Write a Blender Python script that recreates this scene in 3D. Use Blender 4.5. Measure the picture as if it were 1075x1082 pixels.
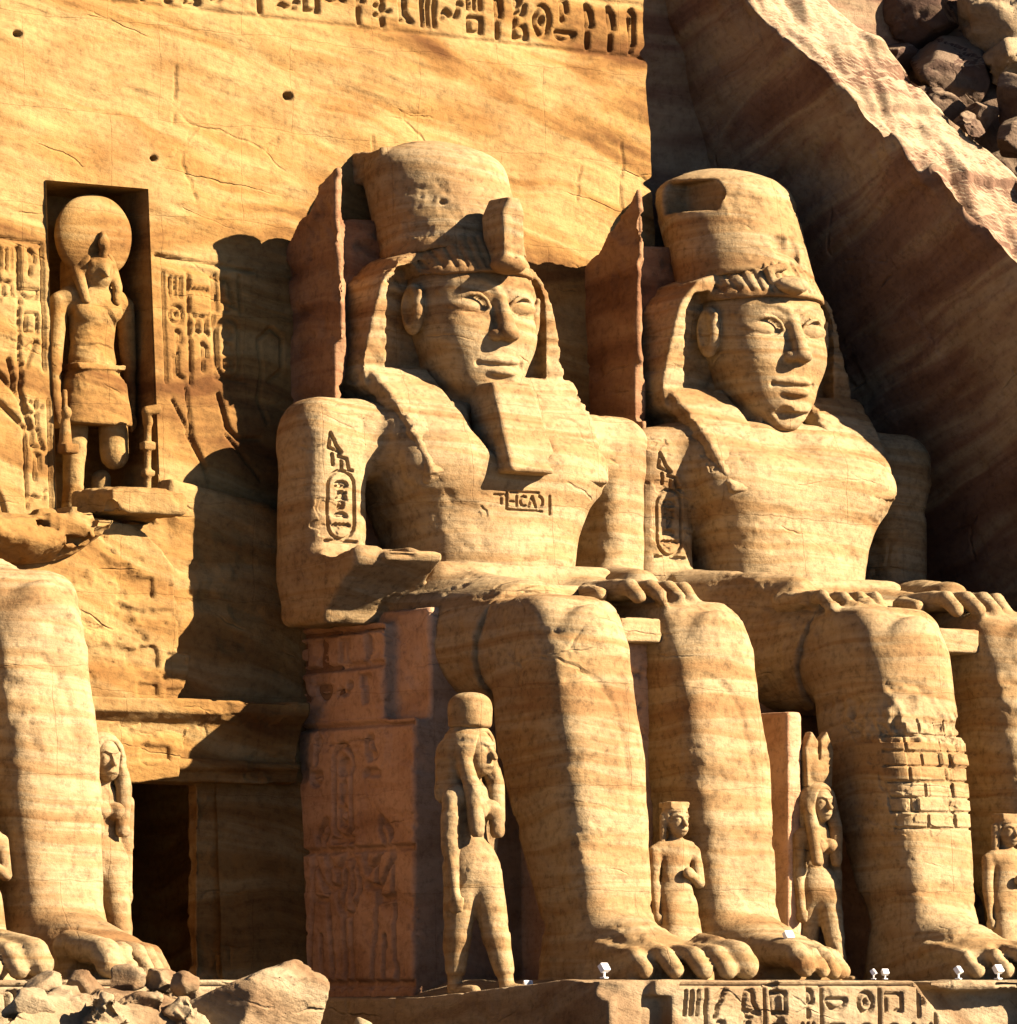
import bpy, bmesh, math, random
import numpy as np
random.seed(7); rng = np.random.default_rng(11)
R = math.radians
f4 = np.float32
S = bpy.context.scene
COL = S.collection
for o in list(bpy.data.objects): bpy.data.objects.remove(o)

# ---------------------------------------------------------------- camera, sky, sun, exposure
YAW, PITCH = R(33.6), 0.0812049
cam_d = bpy.data.cameras.new('camera'); cam = bpy.data.objects.new('camera', cam_d); COL.objects.link(cam)
cam.location = (-75.342, -116.172, 0.0)
cam.rotation_euler = (R(90) + PITCH, 0, -YAW)
cam_d.sensor_fit = 'HORIZONTAL'; cam_d.sensor_width = 36; cam_d.lens = 203.2744
cam_d.clip_start = 1; cam_d.clip_end = 3000
S.camera = cam
SUN_AZ, SUN_EL = R(41), R(29)
w = bpy.data.worlds.new('World'); S.world = w; w.use_nodes = True
nt = w.node_tree; bg = nt.nodes['Background']
sky = nt.nodes.new('ShaderNodeTexSky'); sky.sky_type = 'NISHITA'; sky.sun_disc = False
sky.sun_elevation = SUN_EL; sky.sun_rotation = math.pi - SUN_AZ
sky.air_density = 0.22; sky.dust_density = 0.1; sky.ozone_density = 1.0
nt.links.new(sky.outputs[0], bg.inputs[0]); bg.inputs[1].default_value = 0.05
sd = bpy.data.lights.new('sun', 'SUN'); sun = bpy.data.objects.new('sun', sd); COL.objects.link(sun)
sd.energy = 5.0; sd.angle = R(0.5); sd.color = (1.0, 0.835, 0.655)
sun.rotation_euler = (R(90) - SUN_EL, 0, SUN_AZ)
sun.location = (30, -60, 50)
S.view_settings.view_transform = 'Standard'; S.view_settings.look = 'None'
S.view_settings.gamma = 1; S.view_settings.exposure = 2.36
S.render.engine = 'CYCLES'
try: S.cycles.max_bounces = 4; S.cycles.diffuse_bounces = 1
except Exception: pass

# ---------------------------------------------------------------- materials
def ramp(nt, stops):
    r = nt.nodes.new('ShaderNodeValToRGB'); e = r.color_ramp.elements
    while len(e) < len(stops): e.new(0.5)
    for k, (p, c) in enumerate(stops): e[k].position = p; e[k].color = (*c, 1)
    return r
def stone(name, dark, mid, light, dip=9, band=0.85, bump=0.5, rough=0.92, grain=0.22, crack=0.7, joint=0.0, dipx=4, warp=4.5, sunlit_sand=0.0):
    m = bpy.data.materials.new(name); m.use_nodes = True; nt = m.node_tree; N = nt.nodes; L = nt.links
    b = N['Principled BSDF']; b.inputs['Roughness'].default_value = rough
    b.inputs['Specular IOR Level'].default_value = 0.15
    geo = N.new('ShaderNodeNewGeometry')
    mp = N.new('ShaderNodeMapping'); mp.inputs['Rotation'].default_value = (R(dipx), R(-dip), 0); mp.vector_type = 'POINT'
    L.new(geo.outputs['Position'], mp.inputs['Vector'])
    sc = N.new('ShaderNodeVectorMath'); sc.operation = 'MULTIPLY'; sc.inputs[1].default_value = (0.10, 0.10, band)
    nL = N.new('ShaderNodeTexNoise'); nL.inputs['Scale'].default_value = 0.16; nL.inputs['Detail'].default_value = 2
    L.new(geo.outputs['Position'], nL.inputs['Vector'])
    wl = N.new('ShaderNodeVectorMath'); wl.operation = 'MULTIPLY_ADD'; wl.inputs[1].default_value = (0, 0, warp)
    L.new(nL.outputs['Color'], wl.inputs[0]); L.new(mp.outputs[0], wl.inputs[2]); L.new(wl.outputs[0], sc.inputs[0])
    n1 = N.new('ShaderNodeTexNoise'); n1.inputs['Scale'].default_value = 1.0; n1.inputs['Detail'].default_value = 10
    n1.inputs['Roughness'].default_value = 0.56; n1.inputs['Distortion'].default_value = 1.1
    L.new(sc.outputs[0], n1.inputs['Vector'])
    r1 = ramp(nt, [(0.34, dark), (0.46, mid), (0.56, light), (0.70, mid)]); L.new(n1.outputs['Fac'], r1.inputs[0])
    n2 = N.new('ShaderNodeTexNoise'); n2.inputs['Scale'].default_value = 0.45; n2.inputs['Detail'].default_value = 6
    n2.inputs['Roughness'].default_value = 0.6; L.new(geo.outputs['Position'], n2.inputs['Vector'])
    r2 = ramp(nt, [(0.32, (0.70, 0.60, 0.52)), (0.5, (1, 1, 1)), (0.68, (1.12, 1.12, 1.08))]); L.new(n2.outputs['Fac'], r2.inputs[0])
    mx = N.new('ShaderNodeMix'); mx.data_type = 'RGBA'; mx.blend_type = 'MULTIPLY'; mx.inputs[0].default_value = 0.8
    L.new(r1.outputs[0], mx.inputs[6]); L.new(r2.outputs[0], mx.inputs[7])
    n3 = N.new('ShaderNodeTexNoise'); n3.inputs['Scale'].default_value = 5.5; n3.inputs['Detail'].default_value = 8
    n3.inputs['Roughness'].default_value = 0.7; L.new(geo.outputs['Position'], n3.inputs['Vector'])
    r3 = ramp(nt, [(0.30, (1 - 2*grain,)*3), (0.5, (1, 1, 1)), (0.72, (1 + grain*.6,)*3)]); L.new(n3.outputs['Fac'], r3.inputs[0])
    m2 = N.new('ShaderNodeMix'); m2.data_type = 'RGBA'; m2.blend_type = 'MULTIPLY'; m2.inputs[0].default_value = 0.85
    L.new(mx.outputs[2], m2.inputs[6]); L.new(r3.outputs[0], m2.inputs[7])
    col = m2.outputs[2]; jt = None
    if joint:
        sp = N.new('ShaderNodeSeparateXYZ'); L.new(geo.outputs['Position'], sp.inputs[0])
        ad = N.new('ShaderNodeMath'); ad.operation = 'MULTIPLY_ADD'; ad.inputs[1].default_value = -0.35; L.new(sp.outputs[1], ad.inputs[0]); L.new(sp.outputs[0], ad.inputs[2])
        cb = N.new('ShaderNodeCombineXYZ'); L.new(ad.outputs[0], cb.inputs[0]); L.new(sp.outputs[2], cb.inputs[1])
        wj = N.new('ShaderNodeVectorMath'); wj.operation = 'MULTIPLY_ADD'; wj.inputs[1].default_value = (.5, .5, .5)
        L.new(n2.outputs['Color'], wj.inputs[0]); L.new(cb.outputs[0], wj.inputs[2])
        bk = N.new('ShaderNodeTexBrick'); bk.inputs['Scale'].default_value = 1.0; bk.inputs['Brick Width'].default_value = 3.7; bk.inputs['Row Height'].default_value = 2.3
        bk.inputs['Mortar Size'].default_value = 0.016; bk.inputs['Mortar Smooth'].default_value = 0.4; bk.offset = 0.37
        bk.inputs['Color1'].default_value = (1, 1, 1, 1); bk.inputs['Color2'].default_value = (.93, .92, .90, 1); bk.inputs['Mortar'].default_value = (.72, .66, .6, 1)
        L.new(wj.outputs[0], bk.inputs['Vector'])
        m3 = N.new('ShaderNodeMix'); m3.data_type = 'RGBA'; m3.blend_type = 'MULTIPLY'; m3.inputs[0].default_value = joint
        L.new(col, m3.inputs[6]); L.new(bk.outputs['Color'], m3.inputs[7]); col = m3.outputs[2]; jt = bk.outputs['Fac']
    if sunlit_sand:         # sunlit tops painted in as pale sand on the faces that look upwards
        sn = N.new('ShaderNodeSeparateXYZ'); L.new(geo.outputs['True Normal'], sn.inputs[0])
        dz = N.new('ShaderNodeMapRange'); dz.inputs['From Min'].default_value = .30; dz.inputs['From Max'].default_value = .62; dz.inputs['To Max'].default_value = sunlit_sand
        L.new(sn.outputs[2], dz.inputs['Value'])
        md = N.new('ShaderNodeMix'); md.data_type = 'RGBA'; md.inputs[7].default_value = (0.30, 0.225, 0.14, 1)
        L.new(dz.outputs[0], md.inputs[0]); L.new(col, md.inputs[6]); col = md.outputs[2]
    L.new(col, b.inputs['Base Color'])
    # relief of the beds and the grain
    sc2 = N.new('ShaderNodeVectorMath'); sc2.operation = 'MULTIPLY'; sc2.inputs[1].default_value = (0.4, 0.4, 2.2)
    L.new(mp.outputs[0], sc2.inputs[0])
    n4 = N.new('ShaderNodeTexNoise'); n4.inputs['Scale'].default_value = 1.0; n4.inputs['Detail'].default_value = 5
    n4.inputs['Roughness'].default_value = 0.6; L.new(sc2.outputs[0], n4.inputs['Vector'])
    a = N.new('ShaderNodeMath'); a.operation = 'MULTIPLY_ADD'; a.inputs[1].default_value = 0.5
    L.new(n3.outputs['Fac'], a.inputs[0]); L.new(n4.outputs['Fac'], a.inputs[2])
    sc3 = N.new('ShaderNodeVectorMath'); sc3.operation = 'MULTIPLY'; sc3.inputs[1].default_value = (0.16, 0.16, 0.62)
    nw = N.new('ShaderNodeTexNoise'); nw.inputs['Scale'].default_value = 0.8; nw.inputs['Detail'].default_value = 4
    L.new(geo.outputs['Position'], nw.inputs['Vector'])
    wv = N.new('ShaderNodeVectorMath'); wv.operation = 'MULTIPLY_ADD'; wv.inputs[1].default_value = (0.9, 0.9, 0.5)
    L.new(nw.outputs['Color'], wv.inputs[0]); L.new(mp.outputs[0], wv.inputs[2]); L.new(wv.outputs[0], sc3.inputs[0])
    vo = N.new('ShaderNodeTexVoronoi'); vo.feature = 'DISTANCE_TO_EDGE'; vo.inputs['Scale'].default_value = 1.0
    L.new(sc3.outputs[0], vo.inputs['Vector'])
    cr = N.new('ShaderNodeMapRange'); cr.inputs['From Max'].default_value = 0.016; cr.inputs['To Min'].default_value = -crack; cr.inputs['To Max'].default_value = 0
    L.new(vo.outputs['Distance'], cr.inputs['Value'])
    msk = N.new('ShaderNodeMapRange'); msk.inputs['From Min'].default_value = .54; msk.inputs['From Max'].default_value = .64
    L.new(n2.outputs['Fac'], msk.inputs['Value'])
    cm = N.new('ShaderNodeMath'); cm.operation = 'MULTIPLY'; L.new(cr.outputs[0], cm.inputs[0]); L.new(msk.outputs[0], cm.inputs[1])
    a2 = N.new('ShaderNodeMath'); a2.operation = 'ADD'; L.new(a.outputs[0], a2.inputs[0]); L.new(cm.outputs[0], a2.inputs[1]); a = a2
    if jt:
        a3 = N.new('ShaderNodeMath'); a3.operation = 'MULTIPLY_ADD'; a3.inputs[1].default_value = -.35*joint; L.new(jt, a3.inputs[0]); L.new(a.outputs[0], a3.inputs[2]); a = a3
    bp = N.new('ShaderNodeBump'); bp.inputs['Strength'].default_value = bump; bp.inputs['Distance'].default_value = 0.12
    L.new(a.outputs[0], bp.inputs['Height']); L.new(bp.outputs[0], b.inputs['Normal'])
    return m
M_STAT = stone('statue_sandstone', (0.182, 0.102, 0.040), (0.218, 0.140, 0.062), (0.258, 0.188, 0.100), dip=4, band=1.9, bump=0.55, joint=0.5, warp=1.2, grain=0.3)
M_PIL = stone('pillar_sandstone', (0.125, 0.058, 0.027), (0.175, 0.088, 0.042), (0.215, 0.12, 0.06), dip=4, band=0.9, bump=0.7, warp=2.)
M_FAC = stone('facade_sandstone', (0.092, 0.040, 0.010), (0.190, 0.103, 0.030), (0.240, 0.157, 0.062), dip=12, band=0.62, bump=0.6, joint=0.4, warp=2.6)
M_THR = stone('throne_bounce_sandstone', (0.27, 0.145, 0.075), (0.36, 0.208, 0.115), (0.41, 0.25, 0.145), dip=4, band=0.8, joint=0.4, bump=0.6)  # lighter and redder to stand for light bounced onto the throne sides
M_CLF = stone('cliff_rock', (0.098, 0.051, 0.031), (0.151, 0.088, 0.053), (0.228, 0.167, 0.098), dip=2, dipx=24, band=0.8, bump=0.8, warp=1.2, sunlit_sand=0.8)
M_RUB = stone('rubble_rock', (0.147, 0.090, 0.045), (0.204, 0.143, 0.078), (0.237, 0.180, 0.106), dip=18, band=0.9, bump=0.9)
M_BOU = stone('shaded_boulder_rock', (0.051, 0.029, 0.020), (0.073, 0.044, 0.029), (0.101, 0.068, 0.043), dip=25, band=0.7, bump=0.9, sunlit_sand=0.3)  # darkened to carry the shade on the boulders' left faces
M_GND = stone('dimmed_ground', (0.031, 0.024, 0.020), (0.041, 0.035, 0.029), (0.053, 0.045, 0.037), dip=0, band=0.2, bump=0.3)  # kept dark so the ground throws little light back up
def plain(name, c, rough=0.6):
    m = bpy.data.materials.new(name); m.use_nodes = True; N = m.node_tree.nodes; b = N['Principled BSDF']
    n = N.new('ShaderNodeTexNoise'); n.inputs['Scale'].default_value = 14
    r = ramp(m.node_tree, [(0.3, tuple(v*.8 for v in c)), (0.7, c)])
    m.node_tree.links.new(n.outputs['Fac'], r.inputs[0]); m.node_tree.links.new(r.outputs[0], b.inputs['Base Color'])
    b.inputs['Roughness'].default_value = rough
    return m
M_WHT = plain('white_paint', (0.75, 0.74, 0.70)); M_GLS = plain('lamp_glass', (0.30, 0.32, 0.34), 0.15)
M_WOOD = plain('dark_wood', (0.07, 0.045, 0.03), 0.7)

# ---------------------------------------------------------------- objects
def tag(o, label, cat, group=None):
    o['label'] = label; o['category'] = cat
    if group: o['group'] = group
    return o
def empty(name, loc=(0, 0, 0)):
    e = bpy.data.objects.new(name, None); COL.objects.link(e); e.location = loc; e.empty_display_size = 0.5; return e
def link_mesh(name, V, F, mat, parent=None, loc=None, smooth=True):
    V = np.asarray(V, f4); F = np.asarray(F, np.int32); k = F.shape[1]
    me = bpy.data.meshes.new(name)
    me.vertices.add(len(V)); me.vertices.foreach_set('co', V.ravel())
    me.loops.add(F.size); me.loops.foreach_set('vertex_index', F.ravel())
    me.polygons.add(len(F)); me.polygons.foreach_set('loop_start', np.arange(0, F.size, k, dtype=np.int32))
    me.polygons.foreach_set('loop_total', np.full(len(F), k, np.int32))
    me.polygons.foreach_set('use_smooth', np.full(len(F), smooth, bool))
    me.update(calc_edges=True); me.materials.append(mat)
    o = bpy.data.objects.new(name, me); COL.objects.link(o)
    if parent: o.parent = parent
    if loc is not None: o.location = loc
    return o

# ---------------------------------------------------------------- noise
LAT = rng.random((32, 32, 32)).astype(f4)
def vnoise(P):
    P = np.asarray(P, f4); i = np.floor(P).astype(np.int32); t = P - i; t = t*t*(3 - 2*t); i &= 31; j = (i + 1) & 31
    x0, y0, z0 = i[..., 0], i[..., 1], i[..., 2]; x1, y1, z1 = j[..., 0], j[..., 1], j[..., 2]
    tx, ty, tz = t[..., 0], t[..., 1], t[..., 2]
    a = LAT[x0, y0, z0]*(1-tx) + LAT[x1, y0, z0]*tx; b = LAT[x0, y1, z0]*(1-tx) + LAT[x1, y1, z0]*tx
    c = LAT[x0, y0, z1]*(1-tx) + LAT[x1, y0, z1]*tx; d = LAT[x0, y1, z1]*(1-tx) + LAT[x1, y1, z1]*tx
    return (a*(1-ty) + b*ty)*(1-tz) + (c*(1-ty) + d*ty)*tz - 0.5
def fbm(P, oct=4, gain=0.5):
    P = np.asarray(P, f4); s = 0; a = 1.0
    for k in range(oct): s = s + a*vnoise(P*(2.03**k) + 7.3*k); a *= gain
    return s

# ---------------------------------------------------------------- sculpting: distance fields on a grid, then surface nets
def smin(a, b, k):
    if k <= 0: return np.minimum(a, b)
    h = np.clip(0.5 + 0.5*(b - a)/k, 0, 1); return b + (a - b)*h - k*h*(1 - h)
def smax(a, b, k): return -smin(-a, -b, k)
def Ell(c, r):
    def f(x, o, z):
        X, O, Z = (x-c[0])/r[0], (o-c[1])/r[1], (z-c[2])/r[2]
        k0 = np.sqrt(X*X + O*O + Z*Z) + 1e-6
        k1 = np.sqrt((X/r[0])**2 + (O/r[1])**2 + (Z/r[2])**2) + 1e-6
        return k0*(k0 - 1)/k1
    return f, [c[i]-r[i] for i in range(3)], [c[i]+r[i] for i in range(3)]
def Box(c, h, r=0.1):
    def f(x, o, z):
        X, O, Z = np.abs(x-c[0])-h[0]+r, np.abs(o-c[1])-h[1]+r, np.abs(z-c[2])-h[2]+r
        return np.sqrt(np.maximum(X, 0)**2 + np.maximum(O, 0)**2 + np.maximum(Z, 0)**2) + np.minimum(np.maximum(np.maximum(X, O), Z), 0) - r
    return f, [c[i]-h[i] for i in range(3)], [c[i]+h[i] for i in range(3)]
def Cone(a, b, ra, rb, sx=1.0, so=1.0):   # tapered capsule, optionally stretched across x / o
    a = np.array(a, float); b = np.array(b, float); d = b - a
    ad = np.array([d[0]/sx, d[1]/so, d[2]]); L2 = float(ad @ ad) + 1e-9
    def f(x, o, z):
        X, O, Z = (x-a[0])/sx, (o-a[1])/so, z-a[2]
        t = np.clip((X*ad[0] + O*ad[1] + Z*ad[2])/L2, 0, 1)
        return (np.sqrt((X-t*ad[0])**2 + (O-t*ad[1])**2 + (Z-t*ad[2])**2) - (ra + (rb-ra)*t))*min(sx, so, 1.0)
    m = max(ra, rb)*max(sx, so, 1.0)
    return f, np.minimum(a, b)-m, np.maximum(a, b)+m
def Path(pts, r, r2=None):
    fs = []; n = len(pts)-1; r2 = r if r2 is None else r2
    for i in range(n): fs.append(Cone(pts[i], pts[i+1], r + (r2-r)*i/n, r + (r2-r)*(i+1)/n))
    def f(x, o, z):
        D = None
        for g in fs:
            v = g[0](x, o, z); D = v if D is None else np.minimum(D, v)
        return D
    return f, np.min([g[1] for g in fs], 0), np.max([g[2] for g in fs], 0)
def poly2(px, pz, pts):
    n = len(pts); d = None; s = None
    for i in range(n):
        ax, az = pts[i]; bx, bz = pts[i-1]; ex, ez = bx-ax, bz-az; wx, wz = px-ax, pz-az
        t = np.clip((wx*ex + wz*ez)/(ex*ex + ez*ez + 1e-9), 0, 1)
        q = (wx-ex*t)**2 + (wz-ez*t)**2; d = q if d is None else np.minimum(d, q)
        c1, c2, c3 = pz >= az, pz < bz, ex*wz > ez*wx
        flip = (c1 & c2 & c3) | (~c1 & ~c2 & ~c3); s = np.where(flip, -1.0, 1.0) if s is None else s*np.where(flip, -1.0, 1.0)
    return s*np.sqrt(d)
def Prism(pts, o0, o1, r=0.1, ax='xz'):   # outline in x,z pulled along o (or in o,z pulled along x)
    pts = [tuple(p) for p in pts]; A = np.array(pts); cc, hh = (o0+o1)/2, (o1-o0)/2
    def f(x, o, z):
        if ax == 'xz': d2 = poly2(x, z, pts); w_ = np.abs(o-cc)-hh
        else: d2 = poly2(o, z, pts); w_ = np.abs(x-cc)-hh
        d2 = d2 + r; w_ = w_ + r
        return np.minimum(np.maximum(d2, w_), 0) + np.sqrt(np.maximum(d2, 0)**2 + np.maximum(w_, 0)**2) - r
    lo, hi = A.min(0), A.max(0)
    if ax == 'xz': return f, [lo[0], o0, lo[1]], [hi[0], o1, hi[1]]
    return f, [o0, lo[0], lo[1]], [o1, hi[0], hi[1]]
def Stack(tab, p=2.4, xs=1.0, z0=None, z1=None):   # limb as stacked rounded sections: rows (z, xc, oc, a, b)
    T = np.array(tab, float)
    def f(x, o, z):
        zz = np.clip(z, T[0, 0], T[-1, 0])
        xc, oc, a, b = [np.interp(zz, T[:, 0], T[:, i]).astype(f4) for i in (1, 2, 3, 4)]
        q = (np.abs((x-xc)/a)**p + np.abs((o-oc)/b)**p + 1e-9)**(1/p)
        d = (q - 1)*np.minimum(a, b)
        return smax(smax(d, z-T[-1, 0], 0.45), T[0, 0]-z, 0.1)
    return f, [(T[:, 1]-T[:, 3]).min(), (T[:, 2]-T[:, 4]).min(), T[0, 0]], [(T[:, 1]+T[:, 3]).max(), (T[:, 2]+T[:, 4]).max(), T[-1, 0]]
def Fn(f, lo, hi): return f, lo, hi

class Sculpt:
    def __init__(s, lo, hi, h):
        s.h = h; s.lo = np.array(lo, float) - 2*h; n = np.ceil((np.array(hi)-s.lo)/h).astype(int) + 3; s.n = n
        s.ax = [(s.lo[i] + h*np.arange(n[i])).astype(f4) for i in range(3)]
        s.D = np.full(n, 3.0, f4)
    def _sl(s, lo, hi, pad):
        sl = []
        for i in range(3):
            a = int(np.clip(np.floor((lo[i]-pad-s.lo[i])/s.h), 0, s.n[i])); b = int(np.clip(np.ceil((hi[i]+pad-s.lo[i])/s.h)+1, 0, s.n[i]))
            sl.append(slice(a, max(a, b)))
        return tuple(sl), s.ax[0][sl[0]][:, None, None], s.ax[1][sl[1]][None, :, None], s.ax[2][sl[2]][None, None, :]
    def add(s, prim, k=0.0):
        f, lo, hi = prim; sl, x, o, z = s._sl(lo, hi, k + 4*s.h)
        s.D[sl] = smin(s.D[sl], f(x, o, z).astype(f4), k)
        return s
    def cut(s, prim, k=0.0):
        f, lo, hi = prim; sl, x, o, z = s._sl(lo, hi, k + 3*s.h)
        s.D[sl] = smax(s.D[sl], -f(x, o, z).astype(f4), k)
        return s
    def keep(s, f, k=0.0):
        x, o, z = s.ax[0][:, None, None], s.ax[1][None, :, None], s.ax[2][None, None, :]
        s.D = smax(s.D, np.broadcast_to(f(x, o, z), s.D.shape).astype(f4), k); return s
    def both(s, mk, k=0.0, cut=False):
        for sg in (-1, 1): (s.cut if cut else s.add)(mk(sg), k)
        return s
    def mesh(s):
        D = s.D; D[0] = D[-1] = 1; D[:, 0] = D[:, -1] = 1; D[:, :, 0] = D[:, :, -1] = 1
        I = D < 0; nx, ny, nz = D.shape
        cnt = np.zeros((nx-1, ny-1, nz-1), np.uint8)
        for a in (0, 1):
            for b in (0, 1):
                for c in (0, 1): cnt += I[a:nx-1+a, b:ny-1+b, c:nz-1+c]
        ci, cj, ck = np.nonzero((cnt > 0) & (cnt < 8)); n = len(ci)
        idx = np.full(cnt.shape, -1, np.int32); idx[ci, cj, ck] = np.arange(n)
        acc = np.zeros((n, 3), f4); num = np.zeros(n, f4)
        for axis in range(3):
            for p in (0, 1):
                for q in (0, 1):
                    e0 = [0, 0, 0]; oth = [a for a in range(3) if a != axis]; e0[oth[0]] = p; e0[oth[1]] = q
                    e1 = list(e0); e1[axis] = 1
                    v0 = D[ci+e0[0], cj+e0[1], ck+e0[2]]; v1 = D[ci+e1[0], cj+e1[1], ck+e1[2]]
                    m = (v0 < 0) != (v1 < 0); t = np.where(m, v0/np.where(m, v0-v1, 1), 0)
                    pos = np.array(e0, f4)[None].repeat(n, 0); pos[:, axis] = t
                    acc[m] += pos[m]; num[m] += 1
        V = (np.stack([ci, cj, ck], 1) + acc/num[:, None])*s.h + s.lo
        Fs = []
        for axis in range(3):
            o1, o2 = [(1, 2), (2, 0), (0, 1)][axis]
            lo = [slice(None)]*3; hi = [slice(None)]*3
            lo[axis] = slice(0, -1); hi[axis] = slice(1, None)
            A, B = I[tuple(lo)], I[tuple(hi)]; E = A != B
            e = np.array(np.nonzero(E)).T
            e = e[(e[:, o1] > 0) & (e[:, o2] > 0) & (e[:, o1] < cnt.shape[o1]) & (e[:, o2] < cnt.shape[o2])]
            s_in = A[e[:, 0], e[:, 1], e[:, 2]]
            c = []
            for d1, d2 in ((1, 1), (0, 1), (0, 0), (1, 0)):
                g = e.copy(); g[:, o1] -= d1; g[:, o2] -= d2; c.append(idx[g[:, 0], g[:, 1], g[:, 2]])
            q = np.stack(c, 1); q[~s_in] = q[~s_in][:, ::-1]; Fs.append(q)
        F = np.concatenate(Fs); F = F[(F >= 0).all(1)]
        return V.astype(f4), F          # coordinates x, o, z; faces turned outwards in x, o, z
def tri_normals(V, F):
    fn = np.cross(V[F[:, 2]]-V[F[:, 0]], V[F[:, 3]]-V[F[:, 1]])
    N = np.zeros_like(V)
    for c in range(4):
        for d in range(3): N[:, d] += np.bincount(F[:, c], fn[:, d], len(V)).astype(f4)
    return N/(np.linalg.norm(N, axis=1, keepdims=True)+1e-9)
def refine(V, F, mask, levels=1):       # finer faces where carving needs them (split in the plane of each face)
    for _ in range(levels):
        c = V[F].mean(1); m = mask(c); K = F[~m]; Q = F[m]
        if len(Q) == 0: return V, F
        e = np.concatenate([np.stack([Q[:, i], Q[:, (i+1) % 4]], 1) for i in range(4)]); es = np.sort(e, 1)
        u, inv = np.unique(es, axis=0, return_inverse=True); inv = inv.reshape(-1)
        n0 = len(V); mid = (V[u[:, 0]] + V[u[:, 1]])/2; cen = V[Q].mean(1)
        V = np.concatenate([V, mid, cen]); k = len(Q); mm = (n0 + inv).reshape(4, k).T; cc = n0 + len(u) + np.arange(k)
        new = [np.stack([Q[:, i], mm[:, i], cc, mm[:, (i-1) % 4]], 1) for i in range(4)]
        F = np.concatenate([K] + new)
    return V, F
def strokes_depth(A, B, segs, wd):      # carved line profile at plane points (A, B)
    out = np.zeros(A.shape, f4)
    for (x0, y0, x1, y1) in segs:
        m = (A > min(x0, x1)-wd) & (A < max(x0, x1)+wd) & (B > min(y0, y1)-wd) & (B < max(y0, y1)+wd)
        if not m.any(): continue
        a, b = A[m], B[m]; dx, dy = x1-x0, y1-y0; t = np.clip(((a-x0)*dx + (b-y0)*dy)/(dx*dx + dy*dy + 1e-9), 0, 1)
        d = np.sqrt((a-x0-t*dx)**2 + (b-y0-t*dy)**2)
        out[m] = np.maximum(out[m], np.clip((wd-d)/(wd*0.55), 0, 1))
    return out
def weather(V, N, amp=1.0, off=0.0, strata=1.0):
    P = V + off
    d = 0.045*fbm(P*0.9, 3) + 0.022*fbm(P*3.1+5, 3)
    d += strata*0.04*fbm(P*np.array([0.22, 0.22, 2.6], f4)+9, 3)
    pit = np.maximum(0, fbm(P*np.array([1.5, 1.5, 2.6], f4)+31, 4)-0.45); d -= 0.32*pit
    fl = fbm(P*np.array([.9, .9, 1.5], f4)+51, 4); d -= 0.05*np.clip((fl-.16)/.02, 0, 1) + 0.04*np.clip((fl-.30)/.02, 0, 1)   # flaked skin
    return V + N*(amp*d)[:, None]
def finish(sc, name, mat, parent=None, amp=1.0, off=0.0, strata=1.0, loc=None, carve=None, extra=None):
    V, F = sc.mesh() if isinstance(sc, Sculpt) else sc
    if carve:
        for (mask, lv, segs_fn, wd, dep) in carve: V, F = refine(V, F, mask, lv)
    N = tri_normals(V, F); V2 = weather(V, N, amp, off, strata)
    if extra is not None: V2 = V2 + N*extra(V, N)[:, None]
    if carve:
        for (mask, lv, segs_fn, wd, dep) in carve:
            m = mask(V)
            V2[m] -= N[m]*(dep*segs_fn(V[m], wd, N[m]))[:, None]
    W = V2.copy(); W[:, 1] *= -1
    return link_mesh(name, W, F[:, ::-1], mat, parent, loc)

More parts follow.
